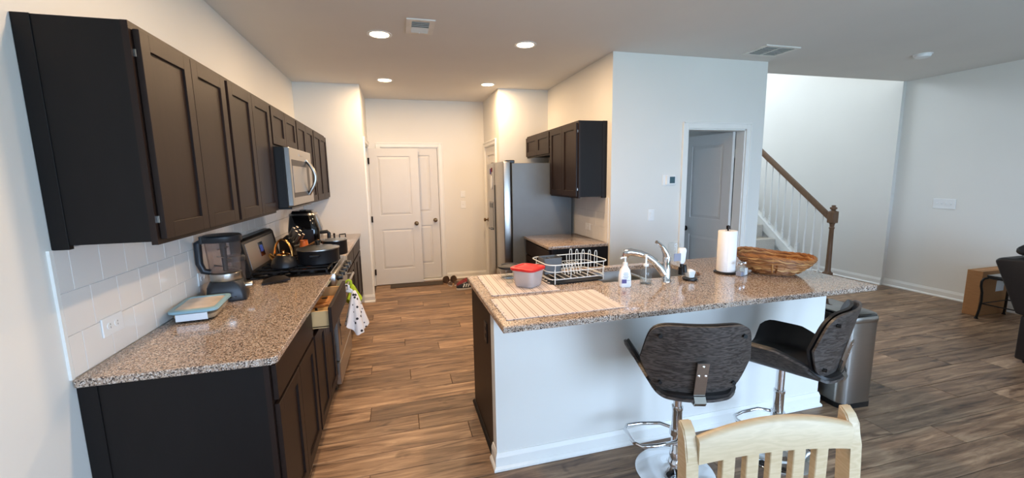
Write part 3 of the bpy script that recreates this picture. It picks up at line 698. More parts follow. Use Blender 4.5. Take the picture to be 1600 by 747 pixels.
# kettle
t = at('kettle', 'black kettle with rose gold handle on the front burner', 'kettle', .296, 3.015, ZG+.0005, math.radians(-20))
MB().lathe([(.0005, 0), (.082, 0), (.09, .01), (.088, .035), (.072, .07), (.045, .092), (.043, .098), (.0005, .098)], 28).build('body', 'panblack', t)
MB().lathe([(.046, .094), (.046, .100), (.03, .108), (.008, .112), (.007, .122), (.012, .128), (.0005, .134)], 20).build('lid', 'gold', t)
MB().tube([(.07*math.cos(a), 0, .085+.125*math.sin(a)) for a in [PI*i/16 for i in range(17)]], .010, 10, flat=.7).build('handle', 'gold', t)
MB().tube([(-.07, 0, .055), (-.095, 0, .075), (-.11, 0, .098)], [.02, .016, .012], 12).build('spout', 'gold', t)
# saute pan
t = at('saute_pan', 'large black covered pan on the front of the range', 'pan', .515, 3.13, ZG+.0005)
MB().shell([(.135, 0), (.146, .01), (.15, .105), (.153, .11)], 36, t=.004).build('body', 'panblack', t)
MB().lathe([(.152, .111), (.148, .119), (.10, .132), (.04, .138), (.0005, .139)], 36).build('lid', 'glass', t)
MB().lathe([(.151, .1105), (.155, .1105), (.155, .118), (.150, .118)], 36).build('lid_rim', 'steel', t)
MB().lathe([(.012, .138), (.012, .148), (.022, .16), (.022, .175), (.0005, .178)], 18).build('lid_knob', 'black', t)
MB().tube([(-.03, -.149, .075), (-.028, -.185, .082), (.028, -.185, .082), (.03, -.149, .075)], .008, 8).build('handle', 'panblack', t)
MB().tube([(-.03, .149, .075), (-.028, .178, .082), (.028, .178, .082), (.03, .149, .075)], .008, 8).build('handle', 'panblack', t)
# pot
t = at('stock_pot', 'small dark pot with glass lid at the far corner of the range', 'pot', .585, 3.502, ZG+.0005)
MB().shell([(.094, 0), (.1, .008), (.1, .115), (.103, .12)], 32, t=.004).build('body', 'panblack', t)
MB().lathe([(.103, .121), (.098, .129), (.06, .138), (.0005, .141)], 32).build('lid', 'glass', t)
MB().lathe([(.101, .1205), (.106, .1205), (.106, .127), (.101, .127)], 32).build('lid_rim', 'steel', t)
MB().lathe([(.008, .140), (.007, .165), (.011, .175), (.0005, .185)], 14).build('lid_knob', 'darkmetal', t)
MB().tube([(.04, .02, .14), (.04, .02, .165), (.085, .05, .165), (.085, .05, .137)], .006, 8).build('lid_handle', 'black', t)
MB().tube([(-.02, -.1, .09), (-.018, -.125, .095), (.018, -.125, .095), (.02, -.1, .09)], .006, 8).build('handle', 'panblack', t)
# knife block
t = at('knife_block', 'black knife block with steel handled knives past the range', 'knife block', .15, 3.78, ZC, math.radians(-25))
kb = MB().prism([(-.05, 0), (.08, 0), (.10, .10), (.03, .20), (-.05, .14)], -.05, .05, 'y'); kb.build('block', 'black', t, smooth=0)
dk = Vector((.58, 0, .81)).normalized()
for i in range(3):
    for j in range(2):
        b0 = Vector((.04+.032*i*.8, -.03+.05*j, .185-.032*i))
        kn = MB().tube([b0, b0+dk*.10], [.0085, .0095], 8, flat=1.5).build('knife_handle', 'steel', t)
# orange jar and spatula
t = at('ceramic_jar', 'orange mottled jar between knife block and pan', 'jar', .30, 3.70, ZC)
MB().shell([(.035, 0), (.048, .02), (.05, .07), (.036, .11), (.03, .145), (.034, .15)], 24, t=.004).build('body', 'orange', t)
t = at('wooden_spoon', 'wooden spoon propped up behind the large black pan', 'spoon', .32, 3.49, .0)
MB().tube([(-.02, .1, 1.0), (.10, .02, 1.065), (.14, -.01, 1.085)], [.010, .012, .011], 10, flat=.7).build('handle', 'woodspoon', t)
MB().lathe([(.0005, -.03), (.018, -.02), (.024, 0), (.018, .02), (.0005, .03)], 14, c=(-.035, .115, .985), sy=.6).build('bowl', 'woodspoon', t)
# air fryer
t = at('air_fryer', 'tall black air fryer with silver trim on the far counter', 'air fryer', .25, 4.05, ZC)
rings = [ring(-.12, .12, -.14, .14, .05, 0), ring(-.13, .14, -.15, .15, .055, .02), ring(-.13, .145, -.15, .15, .06, .22), ring(-.115, .11, -.125, .125, .06, .36), ring(-.09, .08, -.10, .10, .05, .395)]
loft(rings).build('body', 'blackgloss', t, smooth=45)
loft([ring(-.118, .113, -.128, .128, .06, .355), ring(-.114, .105, -.122, .122, .06, .372)]).build('silver_band', 'steel', t)
MB().tube([(.146, -.04, .20), (.13, -.05, .28), (.10, -.06, .365)], .008, 8, flat=1.4).build('trim_bar', 'steel', t)
MB().tube([(.14, 0, .175), (.195, 0, .18), (.21, 0, .165), (.205, 0, .09), (.19, 0, .075), (.14, 0, .08)], .013, 10, flat=1.3).build('basket_handle', 'black', t)
B(-.03, .03, -.03, .03, .395, .402, bev=.003).build('top_badge', 'steel', t, smooth=0)
B(-.1, .1, -.152, -.149, .015, .22, bev=.001).build('basket_seam', 'black', t, smooth=0)

# blender
t = at('blender', 'dark food blender with clear jar and steel collar on the near counter', 'blender', .148, 2.365, ZC, math.radians(12))
loft([ring(-.098, .098, -.095, .095, .03, .0), ring(-.10, .10, -.098, .098, .032, .012), ring(-.092, .092, -.09, .09, .035, .085), ring(-.08, .08, -.078, .078, .05, .115)]).build('base', 'jarbase', t, smooth=40)
B(-.06, .05, -.0995, -.095, .022, .030).build('base_vent', 'blackgloss', t, smooth=0)
MB().lathe([(.078, .115), (.08, .12), (.078, .158), (.073, .162)], 32).build('steel_collar', 'steel', t)
q = Matrix.Translation((.094, -.02, .075)) @ Matrix.Rotation(PI/2, 4, 'Y')
MB().lathe([(.022, -.006), (.022, .028), (.019, .034), (.0005, .034)], 20, mat=q).build('dial', 'steel', t)
MB().shell([(.072, .163), (.079, .172), (.09, .345), (.092, .35)], 28, t=.003).build('jar', 'smoke', t)
MB().lathe([(.095, .34), (.098, .345), (.098, .372), (.09, .38), (.0005, .382)], 28).build('lid', 'jarbase', t)
loft([ring(-.108, -.05, -.028, .028, .012, .335), ring(-.108, -.05, -.028, .028, .012, .375)]).build('lid_latch', 'jarbase', t)
MB().tube([(-.088, 0, .35), (-.118, 0, .335), (-.120, 0, .22), (-.105, 0, .175), (-.07, 0, .165)], [.017, .02, .019, .019, .017], 10).build('jar_handle', 'jarbase', t)
sh = MB().cyl((0, 0, .17), (0, 0, .335), .013, .018, n=12); sh.build('blade_shaft', 'black', t)
for i, z in enumerate((.19, .245, .30)):
    a = i*1.1; MB().box(-.055, .055, -.008, .008, -.0012, .0012).build('blade', 'steel', t, smooth=0, loc=(0, 0, z), rot=(math.radians(18), math.radians(14), a))
# spare cup
t = at('blender_cup', 'smoky blender cup with dark lid behind the blender', 'cup', .13, 2.565, ZC)
MB().shell([(.04, 0), (.046, .01), (.055, .19), (.056, .2)], 24, t=.003).build('cup', 'smoke', t)
MB().lathe([(.058, .19), (.058, .215), (.05, .225), (.0005, .226)], 24).build('lid', 'jarbase', t)
# pot holder
t = at('oven_mitt', 'black folded oven mitt at the corner of the counter by the range', 'oven mitt', .30, 2.73, ZC, math.radians(20))
MB().grid(lambda a, b: ((a-.5)*.17*(1-.25*b), (b-.5)*.14, .012+.02*math.sin(PI*b)*math.sin(PI*a)+.014*a), 9, 7, thick=.014).build('mitt', 'darkfabric', t)
MB().tube([(.08, .05, .03), (.105, .065, .03), (.10, .09, .028), (.07, .07, .028)], .003, 6).build('hanging_loop', 'black', t)
# glass food container with blue lid
t = at('food_container', 'glass food container with blue rimmed lid near the backsplash', 'container', .128, 2.07, ZC, math.radians(6))
lx, ly = .098, .145
def rr_(z, s, rad=.03): return ring(-lx*s, lx*s, -ly*s, ly*s, rad, z)
loft([rr_(0, .84), rr_(.005, .88), rr_(.05, .98), rr_(.05, .95), rr_(.008, .85), rr_(.006, .8)]).build('dish', 'glass', t, smooth=40)
loft([rr_(.009, .82), rr_(.034, .92)]).build('food', 'food', t, smooth=40)
lid = loft([rr_(.049, 1.0, .032), rr_(.052, 1.05, .035), rr_(.064, 1.05, .035), rr_(.066, 1.0, .032), rr_(.066, .86, .026), rr_(.061, .84, .026), rr_(.06, .84, .026)], caps=False); lid.build('lid_rim', 'blue', t, smooth=40)
loft([rr_(.0595, .845, .026), rr_(.0622, .845, .026)]).build('lid_window', 'lidpane', t, smooth=0)
for s_ in (-1, 1): B(s_*lx*1.05-.004, s_*lx*1.05+.004, -.06, .06, .03, .062, bev=.002).build('clip', 'glass', t, smooth=0)
B(-.07, .06, -ly*.955-.0035, -ly*.955+.001, .012, .046).build('paper_label', 'label', t, smooth=0)
# things in the open drawer (drawer box floor z .748, world x .16-.73, y 2.18-2.79)
for i, (nm, lb, x0, y0, x1, y1, mt, wd) in enumerate((('wooden_tray', 'flat wooden cutting board lying in the open drawer', .60, 2.56, .71, 2.72, 'woodspoon', .0), ('spatula', 'long wooden spatula lying in the open drawer', .58, 2.40, .70, 2.55, 'woodspoon', .012), ('pan_lid', 'dark flat utensil at the near end of the open drawer', .62, 2.26, .70, 2.36, 'darkmetal', .02))):
    t = at(nm, lb, 'utensil', 0, 0, .7485)
    if i == 0:
        B(.50, .71, 2.60, 2.76, 0, .03, bev=.004).build('board', 'woodspoon', t, smooth=0); MB().cyl((.605, 2.70, .030), (.605, 2.70, .0315), .02, n=16).build('hang_hole', 'darkmetal', t)
    elif i == 1:
        MB().tube([(.45, 2.44, .02), (.69, 2.50, .045)], [.009, .012], 8).build('handle', 'woodspoon', t); B(.66, .715, 2.47, 2.56, .04, .048, bev=.003).build('blade', 'woodspoon', t, smooth=0)
    else:
        MB().lathe([(.0005, 0), (.06, 0), (.066, .02), (.055, .035), (.02, .045), (.0005, .046)], 20, c=(.64, 2.29, 0)).build('disc', 'darkmetal', t); MB().tube([(.62, 2.33, .03), (.60, 2.42, .04)], .008, 8).build('handle', 'black', t)
# towels on the oven handle (handle world x=.7095, y R0+.05..., z .765)
def towel(name, label, yc, xc, ztop, zbot, rx, ry, mat):
    # a gathered towel hanging from a loop over the handle, flaring in folds
    t = thing(name, label, 'towel', (xc, yc, 0)); n = 48; rings = []
    for j in range(12):
        h = j/11; z = ztop+(zbot-ztop)*h; k = .16+.84*h**.75; R = []
        for i in range(n):
            a = 2*PI*i/n; w_ = 1+(.20*math.sin(5*a+.6)+.10*math.sin(9*a+2))*h
            R.append((rx*k*w_*math.cos(a), ry*k*w_*math.sin(a), z+(.035*math.sin(2*a+.5)+.012*math.sin(5*a))*h*h))
        rings.append(R)
    loft(rings).build('cloth', mat, t, smooth=60)
    hx = .7095-xc
    MB().tube([(0, 0, ztop-.01), (hx+.017, 0, .75), (hx+.016, 0, .772), (hx, 0, .7815), (hx-.016, 0, .772), (hx-.017, 0, .75), (hx+.002, 0, .735), (0, 0, ztop-.01)], .0035, 6, flat=3).build('hanging_loop', mat, t)
    return t
towel('dish_towel', 'white dish towel with small dark prints on the oven handle', 3.03, .764, .73, .44, .080, .11, 'toweldots')
towel('cleaning_cloth', 'lime green cloth hung on the oven handle behind the printed towel', 3.20, .738, .74, .60, .055, .05, 'green')

# ---------------------------------------------------------------- refrigerator (front faces -x)
t = thing('refrigerator', 'stainless side by side refrigerator with grey side panel', 'refrigerator', (3.125, 5.115, 0), -PI/2)   # local x -> world -y, front -y -> world -x
FW = .865; yb = -.729; yf = -.83
B(0, FW, yb, 0, .03, 1.75, bev=.004).build('body', 'fridgeside', t, smooth=0)
B(.01, FW-.01, yb+.02, -.02, 0, .03).build('base_grille', 'black', t, smooth=0)
for nm, a, b in (('freezer_door', .0, .408), ('fridge_door', .416, FW)):
    dd = B(a, b, yf, yb-.012, .06, 1.772, bev=.012, seg=3).build(nm, 'steel', t, smooth=40)
    hx = b-.012 if a < .1 else a+.012
    B(hx-.010, hx+.010, yf-.003, yf+.004, .45, 1.5, bev=.002).build('recessed_handle', 'black', dd, smooth=0)
    if a < .1:
        B(.10, .32, yf-.004, yf+.004, .93, 1.29, bev=.003).build('dispenser_frame', 'blackgloss', dd, smooth=0)
        B(.12, .30, yf-.0055, yf-.003, 1.21, 1.27).build('dispenser_panel', 'grey', dd, smooth=0)
        B(.13, .29, yf-.03, yf, .93, .945, bev=.002).build('dispenser_tray', 'grey', dd, smooth=0)
for x in (.06, FW-.06): B(x-.04, x+.04, yb-.06, yb+.04, 1.75, 1.785, bev=.006).build('hinge_cover', 'black', t, smooth=0)
def magnet(label, lx_, z, w_, h_, mat, oval=False):
    o = thing('fridge_magnet', label, 'magnet', (3.125-.83-.0126, 5.115-lx_, z), -PI/2, 'magnets on the freezer door')
    if oval: MB().prism([(w_/2*math.cos(i*PI/10), h_/2*math.sin(i*PI/10)) for i in range(20)], .004, .0122, 'y').build('face', mat, o, smooth=0)
    else: B(-w_/2, w_/2, .004, .0122, -h_/2, h_/2, bev=.001).build('face', mat, o, smooth=0)
magnet('white oval magnet on the freezer door', .25, 1.53, .09, .17, 'white', True)
magnet('small blue magnet above the white oval on the freezer door', .2, 1.67, .05, .07, 'purple')
magnet('small red magnet at the top of the freezer door', .27, 1.69, .035, .05, 'redshoe')

# ---------------------------------------------------------------- island
IX0, IX1, IY0, IY1 = 1.569, 3.872, 1.404, 2.447
t = thing('kitchen_island', 'kitchen island base with white panel front and dark cabinet end', 'island', (0, 0, 0))
B(1.587, 3.84, 1.675, 1.775, 0, .884).build('white_knee_wall', 'wall', t, smooth=0)
B(1.594, 3.835, 1.776, 1.782, .1, .884).build('cabinet_back', 'cabend', t, smooth=0)
B(1.592, 1.612, 1.776, 2.40, .0, .884, bev=.001).build('dark_end_panel', 'cabinet', t, smooth=0)
B(3.815, 3.835, 1.776, 2.40, .0, .884, bev=.001).build('dark_end_panel', 'cabinet', t, smooth=0)
B(1.612, 3.815, 1.782, 2.39, .1, .12).build('cabinet_floor', 'cabend', t, smooth=0)
mb = MB(); mb.box(1.612, 2.34, 2.395, 2.414, .1, .884); mb.box(3.2, 3.815, 2.395, 2.414, .1, .884); mb.box(2.34, 3.2, 2.395, 2.414, .1, .884); mb.build('face_frame', 'cabinet', t, smooth=0)
for i in range(5):
    xa = 1.63+i*.436; dd = MB()
    dd.box(xa, xa+.055, 2.416, 2.435, .12, .86); dd.box(xa+.375, xa+.43, 2.416, 2.435, .12, .86); dd.box(xa+.055, xa+.375, 2.416, 2.435, .12, .175); dd.box(xa+.055, xa+.375, 2.416, 2.435, .805, .86)
    dd = dd.build('door', 'cabinet', t, smooth=0); B(xa+.05, xa+.38, 2.417, 2.424, .17, .81).build('panel', 'cabinet', dd, smooth=0)
B(1.612, 3.815, 2.31, 2.325, 0, .1).build('toe_kick', 'kick', t, smooth=0)
MB().prism([(1.592, .0), (1.577, .0), (1.577, .01), (1.588, .022), (1.592, .022)], 1.776, 2.415, 'y').build('shoe_moulding', 'kick', t, smooth=0)
bb = MB()
prof = [(0, 0), (.024, 0), (.024, .012), (.016, .022), (.013, .024), (.013, .075), (.008, .09), (.005, .1), (0, .1)]
def run(pts, closed=False):
    # mitred baseboard around the knee wall; each pt carries its outward offset direction
    n = len(prof); V = []
    for (px, py), (ox, oy) in pts: V += [(px+ox*a, py+oy*a, z) for a, z in prof]
    F = []
    for j in range(len(pts)-1): F += [(j*n+i, j*n+(i+1) % n, (j+1)*n+(i+1) % n, (j+1)*n+i) for i in range(n)]
    F += [tuple(range(n))[::-1], tuple(range((len(pts)-1)*n, len(pts)*n))]
    return MB().add(V, F)
run([((1.587, 1.776), (-1, 0)), ((1.587, 1.675), (-1, -1)), ((3.84, 1.675), (1, -1)), ((3.84, 1.776), (1, 0))]).build('baseboard', 'trim', t, smooth=0)
run_ = MB().box(1.583, 1.587, 1.672, 1.69, .1, .884); run_.build('corner_bead', 'trim', t, smooth=0)
plate('island_outlet', 'dark outlet on the dark end panel of the island', (1.5925, 1.93, .70), -PI/2, .075, .12, mat='black')
# countertop with sink cut-out
SX0, SX1, SY0, SY1 = 2.375, 3.12, 1.985, 2.375
def holed_slab(x0, x1, y0, y1, hx0, hx1, hy0, hy1, z0, z1):
    mb = MB(); outer = [(x0, y0), (x1, y0), (x1, y1), (x0, y1)]; inner = [(hx0, hy0), (hx1, hy0), (hx1, hy1), (hx0, hy1)]
    ch = .005
    V = [(a, b, z0) for a, b in outer]+[(a, b, z1-ch) for a, b in outer]
    V += [(a+(ch if a == x0 else -ch), b+(ch if b == y0 else -ch), z1) for a, b in outer]
    V += [(a, b, z1) for a, b in inner]+[(a, b, z0) for a, b in inner]
    F = []
    for i in range(4):
        j = (i+1) % 4
        for q in range(4): F.append((q*4+i, q*4+j, (q+1)*4+j, (q+1)*4+i))
        F.append((16+i, 16+j, j, i))
    return mb.add(V, F)
tag(holed_slab(IX0, IX1, IY0, IY1, SX0, SX1, SY0, SY1, .884, .914).build('countertop', 'granite', smooth=0), 'large speckled granite island countertop with sink cut-out', 'countertop')
t = thing('kitchen_sink', 'stainless double bowl sink set under the island countertop', 'sink', (0, 0, 0))
for a, b in ((SX0-.01, 2.735), (2.765, SX1+.01)):
    y0, y1 = SY0-.01, SY1+.01
    loft([ring(a, b, y0, y1, .04, .8835), ring(a+.01, b-.01, y0+.01, y1-.01, .045, .74), ring(a+.03, b-.03, y0+.03, y1-.03, .05, .715), ring(a+.035, b-.035, y0+.035, y1-.035, .05, .712), ring(a+.004, b-.004, y0+.004, y1-.004, .05, .735), ring(a-.002, b+.002, y0-.002, y1+.002, .04, .8825)], caps=False).build('rim_walls', 'steel', t, smooth=40)
    bo = MB().prism(rrect(a+.03, b-.03, y0+.03, y1-.03, .05), .712, .716).build('bowl', 'steel', t, smooth=0)
    MB().lathe([(.045, .7165), (.045, .719), (.02, .7175), (.0005, .7175)], 20, c=((a+b)/2, (y0+y1)/2, 0)).build('drain', 'chrome', bo)
B(2.734, 2.766, SY0-.005, SY1+.005, .84, .8825, bev=.004).build('divider', 'steel', t, smooth=0)

# faucet
t = at('faucet', 'chrome single lever kitchen faucet behind the soap dispenser', 'faucet', 2.762, 1.885, ZC)
MB().lathe([(.03, 0), (.03, .006), (.026, .012), (.025, .12), (.026, .15), (.024, .165), (.0005, .17)], 28).build('body', 'chrome', t)
sp = [(-.015, 0, .05), (-.04, .012, .09), (-.07, .03, .13), (-.105, .05, .16), (-.15, .075, .18), (-.20, .10, .188), (-.235, .118, .18)]
MB().tube(sp, [.026, .025, .023, .022, .023, .027, .028], 14).build('spout', 'chrome', t)
MB().cyl((-.225, .112, .178), (-.232, .116, .155), .024, .021, n=14).build('spray_head', 'chrome', t)
MB().tube([(.0, 0, .16), (-.012, .0, .19), (-.035, 0, .225), (-.062, -.003, .25), (-.085, -.006, .262)], [.025, .02, .014, .011, .011], 12).build('lever', 'chrome', t)
# lotion / soap bottle
t = at('soap_bottle', 'white pump soap bottle with printed label on the island', 'bottle', 2.452, 1.862, ZC, math.radians(-15))
loft([ring(-.034, .034, -.022, .022, .018, 0), ring(-.038, .038, -.025, .025, .02, .006), ring(-.036, .036, -.024, .024, .02, .07), ring(-.03, .03, -.021, .021, .019, .105), ring(-.016, .016, -.014, .014, .0135, .128), ring(-.013, .013, -.013, .013, .0125, .135)]).build('bottle', 'soap', t, smooth=50)
MB().lathe([(.015, .135), (.015, .15), (.006, .153), (.005, .175), (.009, .178), (.009, .186), (.0005, .187)], 16).build('pump', 'white', t)
MB().tube([(0, 0, .182), (-.02, -.008, .182), (-.032, -.013, .177)], .0045, 8).build('nozzle', 'white', t)
B(-.024, .004, -.0262, -.0246, .026, .050).build('purple_label', 'purple', t, smooth=0)
for z, w_ in ((.092, .02), (.084, .026), (.076, .022), (.066, .028), (.058, .018), (.044, .0)):
    x0 = -.6*w_ if w_ else .006
    B(x0, x0+(w_*1.2 if w_ else .02), -.0262, -.0232, z-.0012, z+.0012).build('print_line', 'greyprint', t, smooth=0)
# glass dispenser
t = at('soap_dispenser', 'clear glass soap dispenser with white pump beside the faucet', 'dispenser', 2.612, 1.885, ZC)
MB().shell([(.034, 0), (.037, .006), (.037, .075), (.03, .095), (.016, .105), (.016, .112)], 24, t=.003).build('bottle', 'glass', t)
MB().lathe([(.0005, .004), (.0335, .004), (.0335, .03), (.0005, .03)], 24).build('liquid', 'glass', t)
MB().lathe([(.017, .112), (.017, .125), (.006, .128), (.006, .165), (.009, .168), (.009, .185), (.0005, .186)], 16).build('pump', 'white', t)
MB().cyl((0, 0, .012), (0, 0, .112), .003, n=8).build('dip_tube', 'white', t)
# upturned clear bottle, white bottle, scrubber
t = at('upturned_bottle', 'clear bottle standing upside down behind the faucet', 'bottle', 2.862, 1.955, ZC)
MB().lathe([(.018, 0), (.018, .05), (.022, .055), (.036, .085), (.038, .12), (.038, .22), (.035, .236), (.0005, .238)], 24).build('bottle', 'glass', t)
B(-.026, .026, -.0395, -.0365, .12, .17, bev=.0005).build('faded_label', 'greyprint', t, smooth=0)
t = at('white_bottle', 'small white bottle behind the upturned clear bottle', 'bottle', 2.975, 2.02, ZC)
MB().lathe([(.008, .0), (.02, .0), (.02, .05), (.011, .055), (.011, .075)], 16).build('cap', 'black', t)
loft([ring(-.014, .014, -.012, .012, .01, .076), ring(-.024, .024, -.015, .015, .012, .095), ring(-.03, .03, -.016, .016, .012, .17), ring(-.022, .022, -.014, .014, .012, .183)]).build('bottle', 'soap', t, smooth=50)
t = at('dish_scrubber', 'soap dispensing palm scrubber on a dark dish by the faucet', 'scrubber', 2.928, 1.872, ZC)
MB().lathe([(.0005, 0), (.042, 0), (.047, .008), (.046, .014), (.0005, .012)], 24).build('dish', 'black', t)
MB().lathe([(.045, .0145), (.047, .02), (.040, .045), (.026, .06), (.0005, .064)], 24).build('shell', 'glass', t)
loft([ring(-.018, .02, -.018, .018, .004, .02), ring(-.026, .028, -.02, .022, .003, .058), ring(-.010, .012, -.008, .012, .003, .07)]).build('white_sponge', 'white', t, smooth=0)
MB().tube([(-.03, .01, .05), (-.032, .014, .085), (-.03, .016, .10)], [.014, .013, .010], 10).build('grip', 'black', t)
t = at('copper_scrubber', 'small copper mesh scrubber lying on the island behind the dish scrubber', 'scrubber', 3.03, 1.945, ZC)
for i in range(14):
    a = random.random()*6; rr = .02+random.random()*.012
    MB().tube([(rr*math.cos(a+k*PI/4)*(1+.2*math.sin(k*2.3+i)), rr*.8*math.sin(a+k*PI/4), .008+.012*random.random()) for k in range(8)], .003, 5, closed=True).build('strand', 'steelwool', t)
# paper towel
t = at('paper_towel_holder', 'paper towel roll on a dark upright holder beside the wicker basket', 'paper towel', 3.29, 1.965, ZC)
MB().lathe([(.0005, 0), (.075, 0), (.078, .004), (.075, .010), (.0005, .012)], 28).build('base', 'darkmetal', t)
MB().lathe([(.0005, .01), (.006, .01), (.006, .30), (.012, .305), (.012, .325), (.0005, .33)], 14).build('post', 'darkmetal', t)
MB().lathe([(.02, .014), (.058, .014), (.06, .018), (.06, .288), (.058, .292), (.02, .292), (.02, .014)], 36).build('paper_roll', 'paper', t)
MB().grid(lambda a, b: (.0605*math.cos(-2.2+a*.9), .0605*math.sin(-2.2+a*.9), .015+b*.276), 8, 2, thick=-.001).build('loose_sheet', 'paper', t)
# condiment shakers
t = at('shaker_caddy', 'pair of clear glass shakers in front of the paper towel', 'shakers', 3.325, 1.862, ZC, math.radians(20))
for sx_, mt in ((-.026, 'glass'), (.026, 'glass')):
    j = loft([ring(sx_-.021, sx_+.021, -.021, .021, .004, 0), ring(sx_-.021, sx_+.021, -.021, .021, .004, .065), ring(sx_-.014, sx_+.014, -.014, .014, .008, .075)]).build('jar', mt, t, smooth=30)
    loft([ring(sx_-.0175, sx_+.0175, -.0175, .0175, .003, .003), ring(sx_-.0175, sx_+.0175, -.0175, .0175, .003, .05 if sx_ > 0 else .03)]).build('salt', 'white' if sx_ > 0 else 'greyprint', j, smooth=0)
    MB().lathe([(.017, .075), (.018, .078), (.017, .09), (.0005, .096)], 18, c=(sx_, 0, 0)).build('cap', 'chrome', j)
# wicker basket
t = at('wicker_basket', 'shallow woven wicker basket at the right end of the island', 'basket', 3.585, 1.86, ZC, math.atan2(-.6, .79))
A0, B0 = .228, .185
def bpt(a, h, dr=0.0):   # h 0..1 up the flaring wall
    k = .55+.47*h**.7; k += dr
    zz = .013+.105*h*(1-.14*math.cos(a)+.07*math.sin(3*a+.7))
    return ((A0*k)*math.cos(a), (B0*k)*math.sin(a), zz)
for i in range(11):
    h = i/10; ph = (i % 2)*PI; wob = 9
    MB().tube([Vector(bpt(2*PI*k/54, h, .014*math.sin(wob*2*PI*k/54+ph)+.006*math.sin(5*k+i*3)))+Vector((0, 0, .004*math.sin(k*1.7+i))) for k in range(54)], .0078, 6, closed=True).build('strand', 'wicker', t)
for i in range(18):
    a = 2*PI*i/18; MB().tube([bpt(a, j/7, 0) for j in range(8)], .005, 6).build('stake', 'wicker', t)
MB().prism([(A0*.55*math.cos(2*PI*k/32), B0*.55*math.sin(2*PI*k/32)) for k in range(32)], .002, .01).build('base', 'wicker', t, smooth=0)
for ph in (0, 2.1, 4.2): MB().tube([Vector(bpt(2*PI*k/60, 1.0, .02*math.sin(11*2*PI*k/60+ph)))+Vector((0, 0, .006+.007*math.cos(11*2*PI*k/60+ph))) for k in range(60)], .0065, 6, closed=True).build('rim_strand', 'wicker', t)
for a in (-1.75, -1.62): MB().tube([Vector(bpt(a, .1+j/9*.75, .035)) for j in range(8)], .006, 6).build('tie', 'wicker', t)
t = at('plastic_bag', 'crumpled pale plastic bag inside the wicker basket', 'bag', 3.53, 1.905, ZC+.0135, .4)
MB().grid(lambda a, b: (.08*math.cos(2*PI*a)*math.sin(PI*b*.98+.02)*(1+.15*math.sin(6*a*PI+b*5)), .06*math.sin(2*PI*a)*math.sin(PI*b*.98+.02)*(1+.12*math.sin(8*a*PI)), .05-.05*math.cos(PI*b)+.006*math.sin(9*a*PI)*math.sin(PI*b)), 22, 12, cu=True).build('bag', 'bag', t, smooth=25)
t = at('yellow_packet', 'small yellow packet inside the wicker basket', 'packet', 3.66, 1.82, ZC+.0135, .3)
loft([ring(-.03, .03, -.022, .022, .01, 0), ring(-.034, .034, -.026, .026, .012, .045), ring(-.02, .02, -.012, .012, .008, .085)]).build('wrapper', 'yellow', t, smooth=30)

# placemats
def placemat(label, x0, x1, y0, y1, rz, z):
    t = at('placemat', label, 'placemat', (x0+x1)/2, (y0+y1)/2, z, rz, 'striped placemats')
    hx, hy = (x1-x0)/2, (y1-y0)/2
    MB().grid(lambda a, b: ((a*2-1)*(hx-.015), (b*2-1)*hy*.97, .0042+.0012*math.sin(a*9)*math.sin(b*7)), 20, 14, thick=.0025).build('cloth', 'stripes', t)
    for s_ in (-1, 1):
        MB().grid(lambda a, b: (s_*(hx-.015+a*(.014+.004*math.sin(b*70))), (b*2-1)*hy*.97, .0036+.0008*math.sin(b*60)), 3, 40, thick=.002).build('floral_edge', 'floral', t)
    MB().grid(lambda a, b: ((a*2-1)*hx, -hy*.97-b*.008, .0034), 40, 2, thick=.002).build('hem', 'floral', t)
    return t
placemat('striped cream placemat under the red lidded container', 1.632, 2.05, 1.905, 2.435, math.radians(-1), ZC)
placemat('striped cream placemat at the near edge of the island', 1.605, 2.24, 1.487, 1.852, math.radians(0.5), ZC)
ZP = ZC+.0058
# red-lid container
t = at('plastic_container', 'cloudy plastic container with a red lid on the far placemat', 'container', 1.893, 2.062, ZP, math.radians(40))
loft([ring(-.062, .062, -.062, .062, .03, 0), ring(-.068, .068, -.068, .068, .032, .008), ring(-.08, .08, -.08, .08, .036, .10), ring(-.083, .083, -.083, .083, .037, .102), ring(-.08, .08, -.08, .08, .036, .104), ring(-.077, .077, -.077, .077, .035, .10), ring(-.065, .065, -.065, .065, .03, .01), ring(-.06, .06, -.06, .06, .03, .004)]).build('tub', 'plasticclear', t, smooth=40)
loft([ring(-.088, .088, -.088, .088, .04, .1045), ring(-.09, .09, -.09, .09, .042, .108), ring(-.09, .09, -.09, .09, .042, .118), ring(-.085, .085, -.085, .085, .04, .121), ring(-.07, .07, -.07, .07, .034, .121), ring(-.066, .066, -.066, .066, .032, .117)]).build('lid', 'red', t, smooth=40)
# dark-lid container
t = at('glass_bowl', 'round glass bowl with a dark lid left of the red lidded container', 'container', 1.838, 2.305, ZP)
MB().shell([(.055, 0), (.06, .005), (.068, .062), (.07, .066)], 28, t=.003).build('bowl', 'glass', t)
MB().lathe([(.073, .0665), (.078, .07), (.078, .08), (.07, .086), (.055, .086), (.052, .082), (.0005, .082)], 28).build('lid', 'navy', t)
t = at('measuring_cup', 'small clear cup standing behind the red lidded container', 'cup', 1.80, 2.16, ZP)
MB().shell([(.02, 0), (.022, .003), (.026, .06)], 20, t=.002).build('cup', 'glass', t)
MB().tube([(-.024, 0, .05), (-.042, 0, .045), (-.042, 0, .02), (-.021, 0, .012)], .003, 8).build('handle', 'glass', t)

